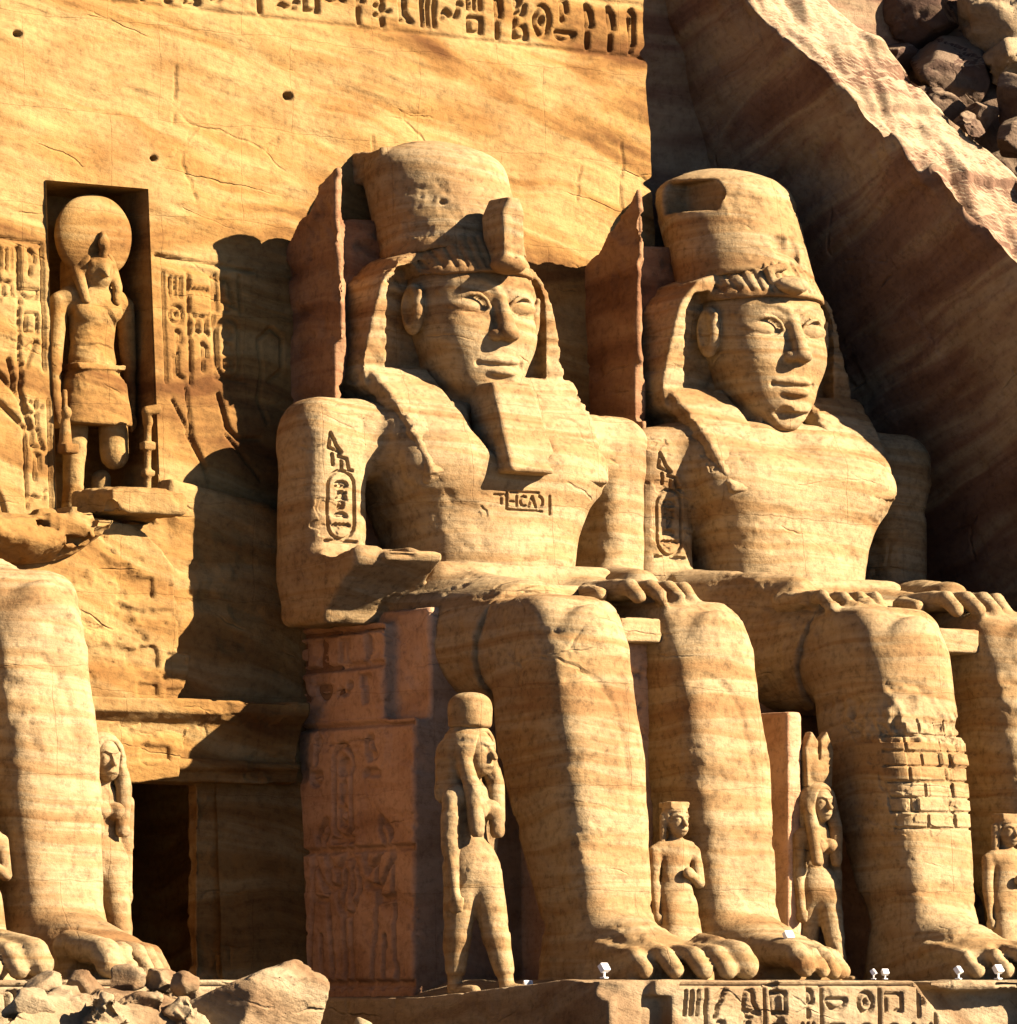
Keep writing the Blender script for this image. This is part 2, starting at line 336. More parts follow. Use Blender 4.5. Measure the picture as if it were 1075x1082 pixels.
# ---------------------------------------------------------------- carved signs
def arc(cx, cy, rx, ry, a0, a1, n=10):
    return [(cx+rx*math.cos(R(a0+(a1-a0)*i/n)), cy+ry*math.sin(R(a0+(a1-a0)*i/n))) for i in range(n+1)]
GLY = {
 'reed': [[(.5, 0), (.5, 1), (.72, .82), (.74, .5), (.5, .45)]],
 'water': [[(0, .45), (.12, .6), (.25, .45), (.37, .6), (.5, .45), (.62, .6), (.75, .45), (.87, .6), (1, .45)]],
 'sun': [arc(.5, .5, .36, .36, 0, 360, 14), arc(.5, .5, .08, .08, 0, 360, 6)],
 'bird': [[(.05, .1), (.3, .32), (.2, .6), (.34, .82), (.5, .86), (.6, .74), (.56, .6), (.95, .2), (.55, .26), (.3, .32)], [(.42, .28), (.42, 0), (.6, 0)], [(.52, .27), (.52, .03)]],
 'owl': [[(.2, .25), (.2, .75), (.32, .95), (.55, .95), (.62, .75), (.62, .55), (.9, .12), (.5, .2), (.2, .25)], [(.36, .22), (.36, 0), (.55, 0)]],
 'ankh': [arc(.5, .74, .2, .25, -90, 270, 12), [(.5, .48), (.5, 0)], [(.2, .42), (.8, .42)]],
 'mouth': [arc(.5, .38, .46, .24, 20, 160), arc(.5, .66, .46, .24, 200, 340)],
 'loaf': [arc(.5, .3, .34, .4, 0, 180), [(.16, .3), (.84, .3)]],
 'basket': [[(.05, .62), (.95, .62)], arc(.5, .62, .45, .36, 180, 360)],
 'flag': [[(.3, 0), (.3, 1), (.8, .94), (.8, .72), (.3, .7)]],
 'stool': [[(.2, .15), (.2, .85), (.8, .85), (.8, .15), (.2, .15)]],
 'arm': [[(0, .4), (.2, .62), (.85, .62), (1, .5)], [(.1, .38), (.85, .45)]],
 'leg': [[(.3, 1), (.3, .15), (.8, .15)], [(.48, 1), (.48, .3), (.8, .15)]],
 'snake': [[(0, .3), (.2, .5), (.5, .35), (.75, .38), (.85, .7), (1, .66)]],
 'sedge': [[(.5, 0), (.5, 1)], [(.5, .75), (.15, .95)], [(.5, .55), (.85, .75)], [(.5, .35), (.15, .5)]],
 'man': [arc(.42, .86, .12, .12, 0, 360, 8), [(.42, .74), (.3, .45), (.2, .05), (.8, .05), (.75, .35), (.5, .3)], [(.4, .62), (.7, .6), (.78, .8)]],
 'feather': [[(.4, 0), (.4, .85), (.55, 1), (.68, .85), (.6, .2), (.4, .1)]],
 'scarab': [arc(.5, .45, .25, .32, 0, 360, 12), [(.28, .6), (.05, .85)], [(.72, .6), (.95, .85)], [(.28, .3), (.08, .08)], [(.72, .3), (.92, .08)]],
 'djed': [[(.4, 0), (.4, .6)], [(.6, 0), (.6, .6)], [(.2, .65), (.8, .65)], [(.2, .78), (.8, .78)], [(.2, .92), (.8, .92)]],
 'bar': [[(.5, .05), (.5, .95)]], 'bars': [[(.2, .1), (.2, .9)], [(.5, .1), (.5, .9)], [(.8, .1), (.8, .9)]],
 'hoe': [[(.2, 0), (.75, 1), (.2, .7)], [(.5, .55), (.3, .3)]],
 'house': [[(.1, .2), (.1, .8), (.9, .8), (.9, .2), (.6, .2)]], 'cloth': [[(.35, 0), (.35, 1), (.6, 1), (.6, .45)]],
 'bolt': [[(0, .5), (1, .5)], [(.42, .35), (.42, .65)], [(.58, .35), (.58, .65)]],
}
GN = list(GLY)
def glyph(name, x, y, w_, h_):
    out = []
    for pl in GLY[name]:
        for a, b in zip(pl, pl[1:]): out.append((x+a[0]*w_, y+a[1]*h_, x+b[0]*w_, y+b[1]*h_))
    return out
def poly_segs(pl): return [(a[0], a[1], b[0], b[1]) for a, b in zip(pl, pl[1:])]
def column(x, y0, y1, w_, names, gap=.12):
    n = len(names); h_ = (y1-y0)/n; out = []
    for i, g in enumerate(names): out += glyph(g, x, y1-(i+1)*h_+gap*h_/2, w_, h_*(1-gap))
    return out
def cartouche(x, y, w_, h_, names):
    r = w_/2; out = poly_segs(arc(x+r, y+h_-r, r, r, 0, 180, 8)) + poly_segs(arc(x+r, y+r, r, r, 180, 360, 8))
    out += [(x, y+r, x, y+h_-r), (x+w_, y+r, x+w_, y+h_-r), (x-.1*w_, y-.06*w_, x+1.1*w_, y-.06*w_)]
    return out + column(x+.2*w_, y+.3*w_, y+h_-.3*w_, w_*.6, names, .2)

# ---------------------------------------------------------------- ground
def ground():
    xs = np.concatenate([np.linspace(-900, -80, 12), np.linspace(-70, 50, 61), np.linspace(60, 900, 12)]).astype(f4)
    os_ = np.concatenate([np.linspace(-900, -30, 10), np.linspace(-20, 60, 41), np.linspace(70, 900, 14)]).astype(f4)
    X, O = np.meshgrid(xs, os_, indexing='ij'); P = np.stack([X, O, 0*X], -1)
    Z = -1.75 + 0.12*fbm(P*0.3, 3); V = np.stack([X, -O, Z], -1).reshape(-1, 3)
    n, m = X.shape; i = np.arange(n*m).reshape(n, m)
    F = np.stack([i[:-1, 1:], i[1:, 1:], i[1:, :-1], i[:-1, :-1]], -1).reshape(-1, 4)
    g = link_mesh('ground', V, F, M_GND); g['kind'] = 'structure'
ground()

# ---------------------------------------------------------------- temple facade: wall, niche, portal, cornice, passage
BAT = 0.08
FAC = tag(empty('temple_facade', (0, 0, 0)), 'tall banded sandstone temple front carved with signs behind the seated statues', 'temple')
NX0, NX1, NZ0, NZ1 = -10.25, -7.48, 10.6, 18.74
def facade_wall():
    xs = np.unique(np.concatenate([np.linspace(-34, -12.6, 70), np.arange(-12.6, 7.27, 0.04), [NX0, NX1, 7.27]]).round(4)).astype(f4)
    zs = np.unique(np.concatenate([np.arange(-2, 10.5, 0.25), np.arange(10.5, 26.0, 0.04), [NZ0, NZ1]]).round(4)).astype(f4)
    X, Z = np.meshgrid(xs, zs, indexing='ij'); P = np.stack([X, 0*X, Z], -1)
    c, s_ = math.cos(R(12)), math.sin(R(12)); A, B = X*c - Z*s_, X*s_ + Z*c
    Q = np.stack([A, 0*A, B], -1)
    H = 0.07*fbm(Q*np.array([.16, 1, 1.5], f4), 5, .55) + 0.03*fbm(P*2.4, 4) + .05*fbm(Q*np.array([.5, 1, 5.], f4)+3, 3)*np.clip(fbm(P*.35, 2)*4+.3, 0, 1)
    segs = []
    # the great inscription along the top
    x = -8.4; names = ['hoe', 'reed', 'bird', 'water', 'sun', 'basket', 'flag', 'owl', 'stool', 'mouth', 'reed', 'sedge', 'leg', 'bars', 'snake', 'bars', 'reed', 'man', 'sun', 'cloth', 'reed', 'reed', 'feather']
    for i, g in enumerate(names):
        if i % 4 == 3: segs += glyph(g, x, 23.98, .62, .5) + glyph(names[(i*5+2) % len(names)], x, 23.36, .62, .52)
        else: segs += glyph(g, x, 23.36, .6, 1.12)
        x += .68
    big = list(segs); line = [(-34, 23.24, 7.2, 23.24), (-34, 24.62, 7.2, 24.62)]
    # columns of signs and the offering kings on both sides of the niche
    fine = []
    fine += [(-12.4, 17.35, -10.4, 17.2), (-7.3, 17.15, -4.6, 16.95)]
    for cx, top, bot, nm in [(-12.15, 17.1, 15.75, ['bird', 'man']), (-11.6, 17.1, 15.75, ['bars', 'scarab']), (-11.0, 17.1, 14.2, ['reed', 'basket', 'stool', 'hoe']),
                             (-10.95, 13.5, 10.9, ['sedge', 'owl', 'cloth', 'snake']),
                             (-7.05, 16.75, 14.1, ['bars', 'sun', 'reed', 'leg']), (-6.35, 16.75, 14.4, ['water', 'scarab', 'reed']), (-5.6, 16.8, 15.9, ['owl'])]:
        fine += column(cx, bot, top, .5, nm); fine += [(cx-.08, bot, cx-.08, top), (cx+.58, bot, cx+.58, top)]
    fine += cartouche(-5.7, 14.3, .62, 1.45, ['sun', 'man', 'stool'])
    fine += cartouche(-12.2, 15.5, .45, 1.1, ['sun', 'feather'])
    kr = [[(-5.7, 13.9), (-5.5, 13.1), (-5.2, 12.85), (-4.6, 12.9)], [(-5.55, 12.95), (-4.6, 11.9)], [(-6.6, 14.0), (-6.5, 12.9), (-6.15, 12.1)], [(-7.0, 13.7), (-6.6, 13.0)],
          [(-6.15, 12.0), (-5.95, 11.2)], [(-4.55, 15.3), (-4.45, 14.6), (-4.6, 13.9), (-4.4, 13.3)], [(-4.55, 15.3), (-4.2, 15.6), (-3.9, 15.4), (-3.9, 14.6), (-4.3, 14.3)]]
    kl = [[(-12.4, 14.25), (-11.75, 14.15), (-11.2, 13.6), (-10.9, 12.9)], [(-12.4, 13.6), (-11.7, 13.4), (-10.95, 12.75)], [(-11.0, 14.3), (-11.1, 13.7), (-10.85, 12.75)], [(-11.35, 14.4), (-11.25, 13.7)],
          [(-12.4, 12.4), (-11.7, 11.1), (-11.2, 9.3), (-11.0, 8.8)]]
    for pl in kr: fine += poly_segs(pl)
    bold = []
    for pl in kl: bold += poly_segs(pl)
    bold += [(-5.7, 13.9, -5.5, 13.1), (-5.5, 13.1, -5.2, 12.85), (-6.6, 12.9, -6.15, 12.1)]
    nicks = [(-3.47, 21.35, -3.40, 21.35, .11), (-7.3, 19.5, -7.25, 19.5, .07), (-10.9, 22.2, -10.8, 22.2, .075)]
    D = 0*X
    sl = slice(None)
    D = np.maximum(D, .14*strokes_depth(X, Z, big, .075)); D = np.maximum(D, .06*strokes_depth(X, Z, line, .07))
    D = np.maximum(D, .10*strokes_depth(X, Z, fine, .05)); D = np.maximum(D, .14*strokes_depth(X, Z, bold, .065))
    crack = []
    for x0, za, zb in ((-6.6, 21.8, 20.2), (-6.4, 19.7, 18.6), (-1.1, 20.7, 19.5), (6.4, 21.0, 19.2), (5.2, 20.4, 19.4)):
        zz = np.linspace(za, zb, 9); xx = x0 + .05*rng.normal(size=9).cumsum()
        crack += [(xx[k], zz[k], xx[k+1], zz[k+1]) for k in range(8) if rng.random() < .8]
    D = np.maximum(D, .06*strokes_depth(X, Z, crack, .045))
    for a in nicks: D = np.maximum(D, .3*strokes_depth(X, Z, [a[:4]], a[4]))
    Dp = np.pad(D, 1, mode='edge'); D = (4*D + Dp[:-2, 1:-1] + Dp[2:, 1:-1] + Dp[1:-1, :-2] + Dp[1:-1, 2:])/8*1.15
    # broken right-hand edge
    edge = 7.27 + 0.10*fbm(np.stack([0*zs, 0*zs, zs*1.6], -1), 4) - 0.25*np.exp(-((zs-20.0)/.12)**2) - .22*np.exp(-((zs-23.35)/.15)**2)
    X = np.where(X > 6.9, 6.9 + (X-6.9)*((edge[None]-6.9)/.37), X)
    O = -BAT*Z + H - D
    V = np.stack([X, -O, Z], -1).reshape(-1, 3); n, m = X.shape; i = np.arange(n*m).reshape(n, m)
    F = np.stack([i[:-1, :-1], i[1:, :-1], i[1:, 1:], i[:-1, 1:]], -1)
    xm, zm = (xs[1:]+xs[:-1])/2, (zs[1:]+zs[:-1])/2
    hole = ((xm[:, None] > NX0) & (xm[:, None] < NX1) & (zm[None] > NZ0) & (zm[None] < NZ1)) | ((xm[:, None] > -11.6) & (xm[:, None] < -6.2) & (zm[None] < 5.6))
    F = F[~hole].reshape(-1, 4)
    link_mesh('wall', V, F, M_FAC, FAC)
    # returned edge on the right, running back into the recess
    oe = (-BAT*zs + H[-1] - D[-1]); ks = np.linspace(0, 6, 10)
    Ve = np.array([[edge[j] + (.06*vnoise(np.array([[k*1.3, 2., zs[j]]]))[0] if k else 0), -(oe[j]-k), zs[j]] for k in ks for j in range(len(zs))], f4)
    m = len(zs); ii = np.arange(len(ks)*m).reshape(len(ks), m)
    Fe = np.stack([ii[:-1, :-1], ii[1:, :-1], ii[1:, 1:], ii[:-1, 1:]], -1).reshape(-1, 4)
    link_mesh('wall_return', Ve, Fe, M_FAC, FAC)
facade_wall()
def grid_quad(name, p00, p10, p11, p01, n, m, mat, parent, amp=.03, seed=0., flip=False, sc=1.3):
    a, b = np.meshgrid(np.linspace(0, 1, n), np.linspace(0, 1, m), indexing='ij'); a, b = a[..., None], b[..., None]
    p00, p10, p11, p01 = [np.array(p, float) for p in (p00, p10, p11, p01)]
    P = (1-a)*(1-b)*p00 + a*(1-b)*p10 + a*b*p11 + (1-a)*b*p01
    nn = np.cross(p10-p00, p01-p00); nn /= np.linalg.norm(nn)
    fade = np.clip(np.minimum(np.minimum(a, 1-a)*n, np.minimum(b, 1-b)*m)/2, 0, 1)
    P = P + nn*(amp*fbm(P*sc+seed, 4)[..., None]*fade)
    i = np.arange(n*m).reshape(n, m); F = np.stack([i[:-1, :-1], i[1:, :-1], i[1:, 1:], i[:-1, 1:]], -1).reshape(-1, 4)
    if flip: F = F[:, ::-1]
    return P.reshape(-1, 3), F
def join(parts):
    V, F, k = [], [], 0
    for v, f in parts: V.append(v); F.append(f+k); k += len(v)
    return np.concatenate(V), np.concatenate(F)
def fo(z): return -BAT*z
def niche():
    d = 2.3; e = .03; P = []
    q = lambda x, o, z: (x, -o, z)
    x0, x1, z0, z1 = NX0, NX1, NZ0, NZ1
    fa, fb = fo(z0)+.05, fo(z1)+.05; ba, bb = fo(z0)-d, fo(z1)-d
    P.append(grid_quad('', q(x0, ba, z0), q(x1, ba, z0), q(x1, bb, z1), q(x0, bb, z1), 30, 80, None, None))
    P.append(grid_quad('', q(x1, ba, z0), q(x1+.03, fa, z0), q(x1, fb, z1), q(x1, bb, z1), 24, 80, None, None, .05, 3))
    P.append(grid_quad('', q(x0, fa, z0), q(x0, ba, z0), q(x0, bb, z1), q(x0, fb, z1), 24, 80, None, None, .05, 5))
    P.append(grid_quad('', q(x0, bb, z1), q(x1, bb, z1), q(x1, fb, z1), q(x0, fb, z1), 30, 24, None, None, .05, 7))
    P.append(grid_quad('', q(x0, fa, z0), q(x1, fa, z0), q(x1, ba, z0), q(x0, ba, z0), 30, 24, None, None, .05, 9))
    V, F = join(P); link_mesh('niche', V, F, M_FAC, FAC)
niche()
def portal():
    # projecting block round the door, its broken top ledge under the niche
    g = Sculpt((-14.5, -1.6, -2), (-3.3, 2.2, 12.2), .075)
    g.add(Prism([(-14.4, -2), (-3.4, -2), (-3.4, 10.7), (-4.8, 11.3), (-7.4, 11.75), (-7.6, 11.1), (-8.0, 10.65), (-14.4, 10.45)], -1.9, -.4, .12))
    g.add(Box((-8.85, .1, 11.05), (1.05, 1.0, .33), .12), .1);
    g.add(Ell((-12.2, .3, 10.1), (2.0, 1.1, .6)), .3); g.add(Ell((-10.7, .2, 10.35), (1.0, .8, .35)), .3); g.add(Box((-11.4, .5, 10.35), (.35, .4, .3), .08), .08)
    for i in range(22):
        x, r_ = rng.uniform(-13.6, -9.6), rng.uniform(.15, .4); g.add(Box((x, rng.uniform(-.1, .9), 10.45+.12*rng.normal()), (r_*1.3, r_, r_*.7), .03), .02); g.cut(Box((x+.4, 1.0, 10.2+.3*rng.normal()), (r_, r_*.8, r_*.5), .03), .02)
    g.cut(Box((-9.0, 0, 1.3), (2.3, 3, 3.25), .05))
    
    g.cut(Box((-9.0, -1.6, 1.7), (2.95, .8, 3.75), .05))
    finish(g, 'portal', M_FAC, FAC, amp=1.0, strata=1.3)
    e = Sculpt((-14.5, -.8, 4.2), (-7.0, .8, 11.2), .05)          # added block; its ragged edge stands in for the shadow edge on the wall
    e.add(Prism([(-14.2, 10.64), (-9.91, 10.64), (-8.77, 10.54), (-8.13, 10.06), (-7.75, 9.59), (-7.69, 8.7), (-7.61, 7.6), (-7.28, 7.56), (-7.35, 7.12), (-7.58, 6.6), (-7.58, 6.38), (-7.27, 6.37), (-7.27, 5.88), (-7.55, 5.17), (-7.59, 4.68), (-8.61, 4.53), (-14.2, 4.53)], -.7, .35, .04))
    for z, d_ in ((6.52, .05), (6.05, .06), (9.3, .04)): e.cut(Path([(-14, .36, z), (-7, .36, z-.05)], d_), .02)
    for i in range(16):
        r_ = rng.uniform(.12, .35); e.cut(Box((-7.7+rng.uniform(-1.2, .3), .4, rng.uniform(4.9, 10.2)), (r_*1.4, .14, r_*.7), .02), .02)
    finish(e, 'shadow_edge_block', M_FAC, FAC, amp=1.0, strata=1.5, off=7)
    c = Sculpt((-13.6, -.7, 4.3), (-3.9, 1.6, 7.2), .05)
    c.add(Prism([(-.6, 4.6), (.18, 4.6), (.22, 4.95), (.14, 5.05), (.16, 5.5), (.32, 5.95), (.68, 6.2), (.7, 6.5), (-.6, 6.55)], -13.4, -4.2, .05, ax='oz'))
    c.add(Cone((-13.3, .22, 5.0), (-4.3, .22, 5.0), .14, .14))
    finish(c, 'cornice', M_FAC, FAC, amp=.7, off=13)
    # passage behind the door
    q = lambda x, o, z: (x, -o, z); x0, x1, z1, d0, d1 = -16.0, -4.2, 5.4, -1.45, -17.0; P = []
    for qd in ((q(x0, d0, -1.9), q(x0, d1, -1.9), q(x0, d1, z1), q(x0, d0, z1)), (q(x1, d1, -1.9), q(x1, d0, -1.9), q(x1, d0, z1), q(x1, d1, z1)),
               (q(x0, d1, z1), q(x1, d1, z1), q(x1, d0, z1), q(x0, d0, z1)), (q(x0, d1, -1.9), q(x1, d1, -1.9), q(x1, d1, z1), q(x0, d1, z1))):
        P.append(grid_quad('', *qd, 20, 20, 0, 0))
    V, F = join(P); link_mesh('entrance_hall', V, F, M_FAC, FAC)
    fr = Sculpt((-11.4, -8.1, -1.9), (-6.0, -6.9, 5.2), .07)
    fr.add(Box((-8.7, -7.5, 3.9), (2.6, .4, .65), .06)).add(Box((-10.9, -7.5, 1), (.3, .4, 3.2), .06)).add(Box((-6.4, -7.5, 1), (.3, .4, 3.2), .06))
    finish(fr, 'inner_frame', M_THR, FAC, amp=.4)
portal()

# ---------------------------------------------------------------- cliff on the right, its slope, boulders
CLO = [-7, -3, -0.1, 0.72, 1.41, 1.83, 2.35, 2.98, 3.78, 4.25, 4.77, 5.37, 5.87, 6.07]
CLZ = [31, 27.5, 24.55, 23.64, 23.1, 22.36, 21.5, 20.86, 19.97, 19.35, 18.5, 17.53, 16.630000000000003, 8.0]
def zt(o): return np.interp(o, CLO, CLZ)
def cliff():
    os_ = np.unique(np.arange(-5.0, 6.07, .06)).astype(f4)
    rows = []
    tw = np.linspace(0, 1, 170)**0.9
    for o in os_:
        z1 = float(zt(o)); zs = -2 + (z1+2)*tw
        xw = 9.2 + .20*o + .45*(24.5-zs)
        xe = xw[-1]
        pr = [(xw[i], zs[i]) for i in range(len(zs))]
        for t in np.linspace(0, 1, 36)[1:]: pr.append((xe + 2.2*t, z1 + .5*t))
        for t in np.linspace(0, 1, 14)[1:]: pr.append((xe + 2.2 + 1.1*t, z1 + .5 - 6.5*t))
        rows.append([(x, o, z) for x, z in pr])
    P = np.array(rows, f4); n, m = P.shape[:2]
    # drop in the beds, ragged rim, rough top
    du = np.gradient(P, axis=0); dv = np.gradient(P, axis=1); N = np.cross(du, dv); N /= np.linalg.norm(N, axis=-1, keepdims=True)+1e-9
    if N[n//2, 80, 0] > 0: N = -N
    Q = P.copy(); c, s_ = math.cos(R(-24)), math.sin(R(-24)); o2 = P[..., 1]*c - P[..., 2]*s_; z2 = P[..., 1]*s_ + P[..., 2]*c
    B = np.stack([P[..., 0]*.3, o2*.25, z2*1.3], -1)
    k = np.arange(m)[None, :]; top = np.clip((k-166)/5, 0, 1)*np.clip((206-k)/3, 0, 1)
    wz = z2*.95 + .55*fbm(np.stack([P[..., 0]*.2, o2*.22, z2*.22], -1)+8, 3); lay = np.floor(wz).astype(int)
    h1 = LAT[lay % 32, (lay*7+3) % 32, 5]; blk = np.floor(o2*.42 + h1*9 + .25*fbm(P*.8, 2)).astype(int); h2 = LAT[lay % 32, blk % 32, 9]
    fr_ = wz - lay; soft = np.clip(fr_/.12, 0, 1)
    d = .10*fbm(B, 5) + .07*fbm(P*1.4, 4) + (.16*(h1-.5) + .10*(h2-.5))*soft
    led = np.maximum(0, fbm(np.stack([P[..., 0]*1.9, P[..., 1]*.45, 0*o2], -1)+4, 3)-.05)
    d = d + top*(.30*fbm(np.stack([P[..., 0]*1.3, P[..., 1]*.4, P[..., 2]*.2], -1)+17, 5, .6) - .65*led)
    P = P + N*d[..., None]*1.0
    rim = np.exp(-((k-169)/5.)**2)
    P[..., 2] += rim*.42*(fbm(np.stack([P[..., 1]*2.3, 0*k+0*P[..., 0], 0*P[..., 0]], -1)+3, 4)+.5*np.round(2*fbm(np.stack([P[..., 1]*1.1, 0*k+0*P[..., 0], 0*P[..., 0]], -1)+13, 2))/2)
    V = P.copy(); V[..., 1] *= -1; i = np.arange(n*m).reshape(n, m)
    F = np.stack([i[:-1, :-1], i[1:, :-1], i[1:, 1:], i[:-1, 1:]], -1).reshape(-1, 4)
    o_ = link_mesh('cliff', V.reshape(-1, 3), F, M_CLF); o_['kind'] = 'structure'
    # end face of the cliff
    # recess wall between facade and cliff
    x_, z_ = np.meshgrid(np.linspace(6.2, 60, 160), np.linspace(-2, 28, 140), indexing='ij')
    oo = -2.75 + .12*(z_-24.3)
    H = .16*fbm(np.stack([x_*.4, 0*x_, z_*1.1], -1), 4)
    V = np.stack([x_, -(oo+H), z_], -1).reshape(-1, 3); i = np.arange(160*140).reshape(160, 140)
    F = np.stack([i[:-1, :-1], i[1:, :-1], i[1:, 1:], i[:-1, 1:]], -1).reshape(-1, 4)
    o_ = link_mesh('recess_rock', V, F, M_CLF); o_['kind'] = 'structure'
    # hillside behind the gully
    a, b = np.meshgrid(np.linspace(0, 1, 110), np.linspace(0, 1, 110), indexing='ij')
    o3 = -16 + 30*a; x3 = 13.6 + .05*o3 + 13*b
    z3 = zt(o3) - 7.2 + (x3-14.0)*1.25
    P = np.stack([x3, o3, z3], -1); z3 = z3 + .9*fbm(P*.35, 4) + .5*fbm(P*1.1, 3)
    zw = 24.5 - (x3-9.2-.2*o3)/.45; z3 = np.maximum(z3, zw + 1.1)
    xe3 = 9.2 + .2*o3 + .45*(24.5-zt(o3)); z3 = np.where(x3 < xe3+3.2, np.minimum(z3, zt(o3)-.5), z3)
    V = np.stack([x3, -o3, z3], -1).reshape(-1, 3); i = np.arange(110*110).reshape(110, 110)
    F = np.stack([i[1:, :-1], i[:-1, :-1], i[:-1, 1:], i[1:, 1:]], -1).reshape(-1, 4)
    o_ = link_mesh('hillside', V, F, M_BOU); o_['kind'] = 'structure'
cliff()
def shade_rock(name, prims, lo, hi, h, amp, off):
    g = Sculpt(lo, hi, h)
    for q_ in prims: g.add(q_, .8)
    o_ = finish(g, name, M_CLF, None, amp=amp, off=off, strata=4.0); o_['kind'] = 'structure'
shade_rock('shade_outcrop', [Prism([(11.3, -2), (15.6, -2), (15.2, 11.5), (14.2, 13.4), (12.2, 13.6), (11.4, 11)], 15.5, 22, .4, ax='oz')], (15, 10.8, -2), (22.5, 16.2, 14.2), .22, 3.5, 3.)  # unseen rock added to shade the brick-patched king's left leg
def rock(c, r, seed, cuts=14, h=None, dmin=.5):
    rg = np.random.default_rng(seed); h = h or max(r)/16
    g = Sculpt([-1.15*v for v in r], [1.15*v for v in r], h)
    g.add(Ell((0, 0, 0), [v*1.08 for v in r]))
    for _ in range(cuts):
        n = rg.normal(size=3); n /= np.linalg.norm(n); d = rg.uniform(dmin, .82)*np.linalg.norm(n*np.array(r))
        g.keep(lambda x, o, z, n=n, d=d: n[0]*x + n[1]*o + n[2]*z - d, .004*max(r))
    return g
def boulder(name, c, r, seed, label, mat=None, cat='boulder', group=None, amp=1.2, cuts=15, h=None):
    o_ = finish(rock(c, r, seed, cuts, h), name, mat or M_BOU, None, amp=amp, off=seed*3.1, loc=(c[0], -c[1], c[2]))
    return tag(o_, label, cat, group)
# ---------------------------------------------------------------- seated colossi
H0 = np.array([0, .8, 16.03])              # centre of the head, eye level
LEG = [(-.6, 9.15, 1.15, 1.25), (1.2, 9.05, 1.0, 1.1), (3.0, 8.55, 1.12, 1.38), (5.0, 8.0, 1.24, 1.66), (6.5, 7.65, 1.2, 1.62), (7.6, 7.4, 1.28, 1.6), (8.75, 7.0, 1.18, 1.35)]
def leg_parts(g, sg, dl=0.0, y=0.0):
    g.add(Stack([(z, sg*1.75, oc+dl, a, b) for z, oc, a, b in LEG], p=4.2), .12)
    g.add(Ell((sg*1.75, 8.80+dl, 7.65), (.72, .34, .85)), .3)
    xc = sg*1.75
    # foot
    T = np.array([(8.0, .8, 1.0), (9.2, 1.02, 1.9), (10.2, 1.08, 1.5), (11.6, 1.18, 1.0), (12.2, 1.27, .74), (12.9, 1.25, .62)])
    def foot(x, o, z):
        oo = np.clip(o-dl, T[0, 0], T[-1, 0]); W = np.interp(oo, T[:, 0], T[:, 1]).astype(f4); Hh = np.interp(oo, T[:, 0], T[:, 2]).astype(f4)
        zz = np.maximum(z, 0)
        d = ((np.abs((x-xc)/W)**2.6 + (zz/Hh)**2.2 + 1e-9)**(1/2.4) - 1)*np.minimum(W, Hh)
        return smax(smax(d, o-dl-12.05-.25*np.cos((x-xc)*1.2), .3), 8.0+dl-o, .3)
    g.add(Fn(foot, [xc-1.3, 8.0+dl, -.6], [xc+1.3, 13.5+dl, 2.0]), .35)
    for i in range(5):
        tx = xc - sg*(.92 - i*.47); tip = 13.75 - (0, .1, .35, .75, 1.25)[i] + dl; r = (.33, .235, .22, .21, .20)[i]
        g.add(Cone((tx, tip-2.0, .66), (tx, tip-.6, .52), r*1.15, r), .03)
        g.add(Cone((tx, tip-.6, .50), (tx, tip-r, r-.02), r, r*.95), .03)
    # shin edge and the long groove of the calf
    L_ = np.array(LEG)
    def fr(x, z):
        oc, a, b = [float(np.interp(z, L_[:, 0], L_[:, c])) for c in (1, 2, 3)]
        return oc + dl + b*max(1-(abs(x)/a)**4.2, .01)**(1/4.2)
    g.cut(Path([(xc+x, fr(x, z)+.02, z) for x, z in ((-.9, 6.75), (-.6, 6.88), (-.25, 6.85), (.05, 6.6), (.26, 6.1), (.34, 5.4), (.36, 4.6), (.33, 3.6))], .10, .05), .06)
def thigh(sg, dl, inf=0.0, o1=8.3):
    return Cone((sg*1.75, 2.6, 8.15), (sg*1.75, 7.0+dl, 7.55), 1.45+inf, 1.28+inf, 1.0, 1.0)
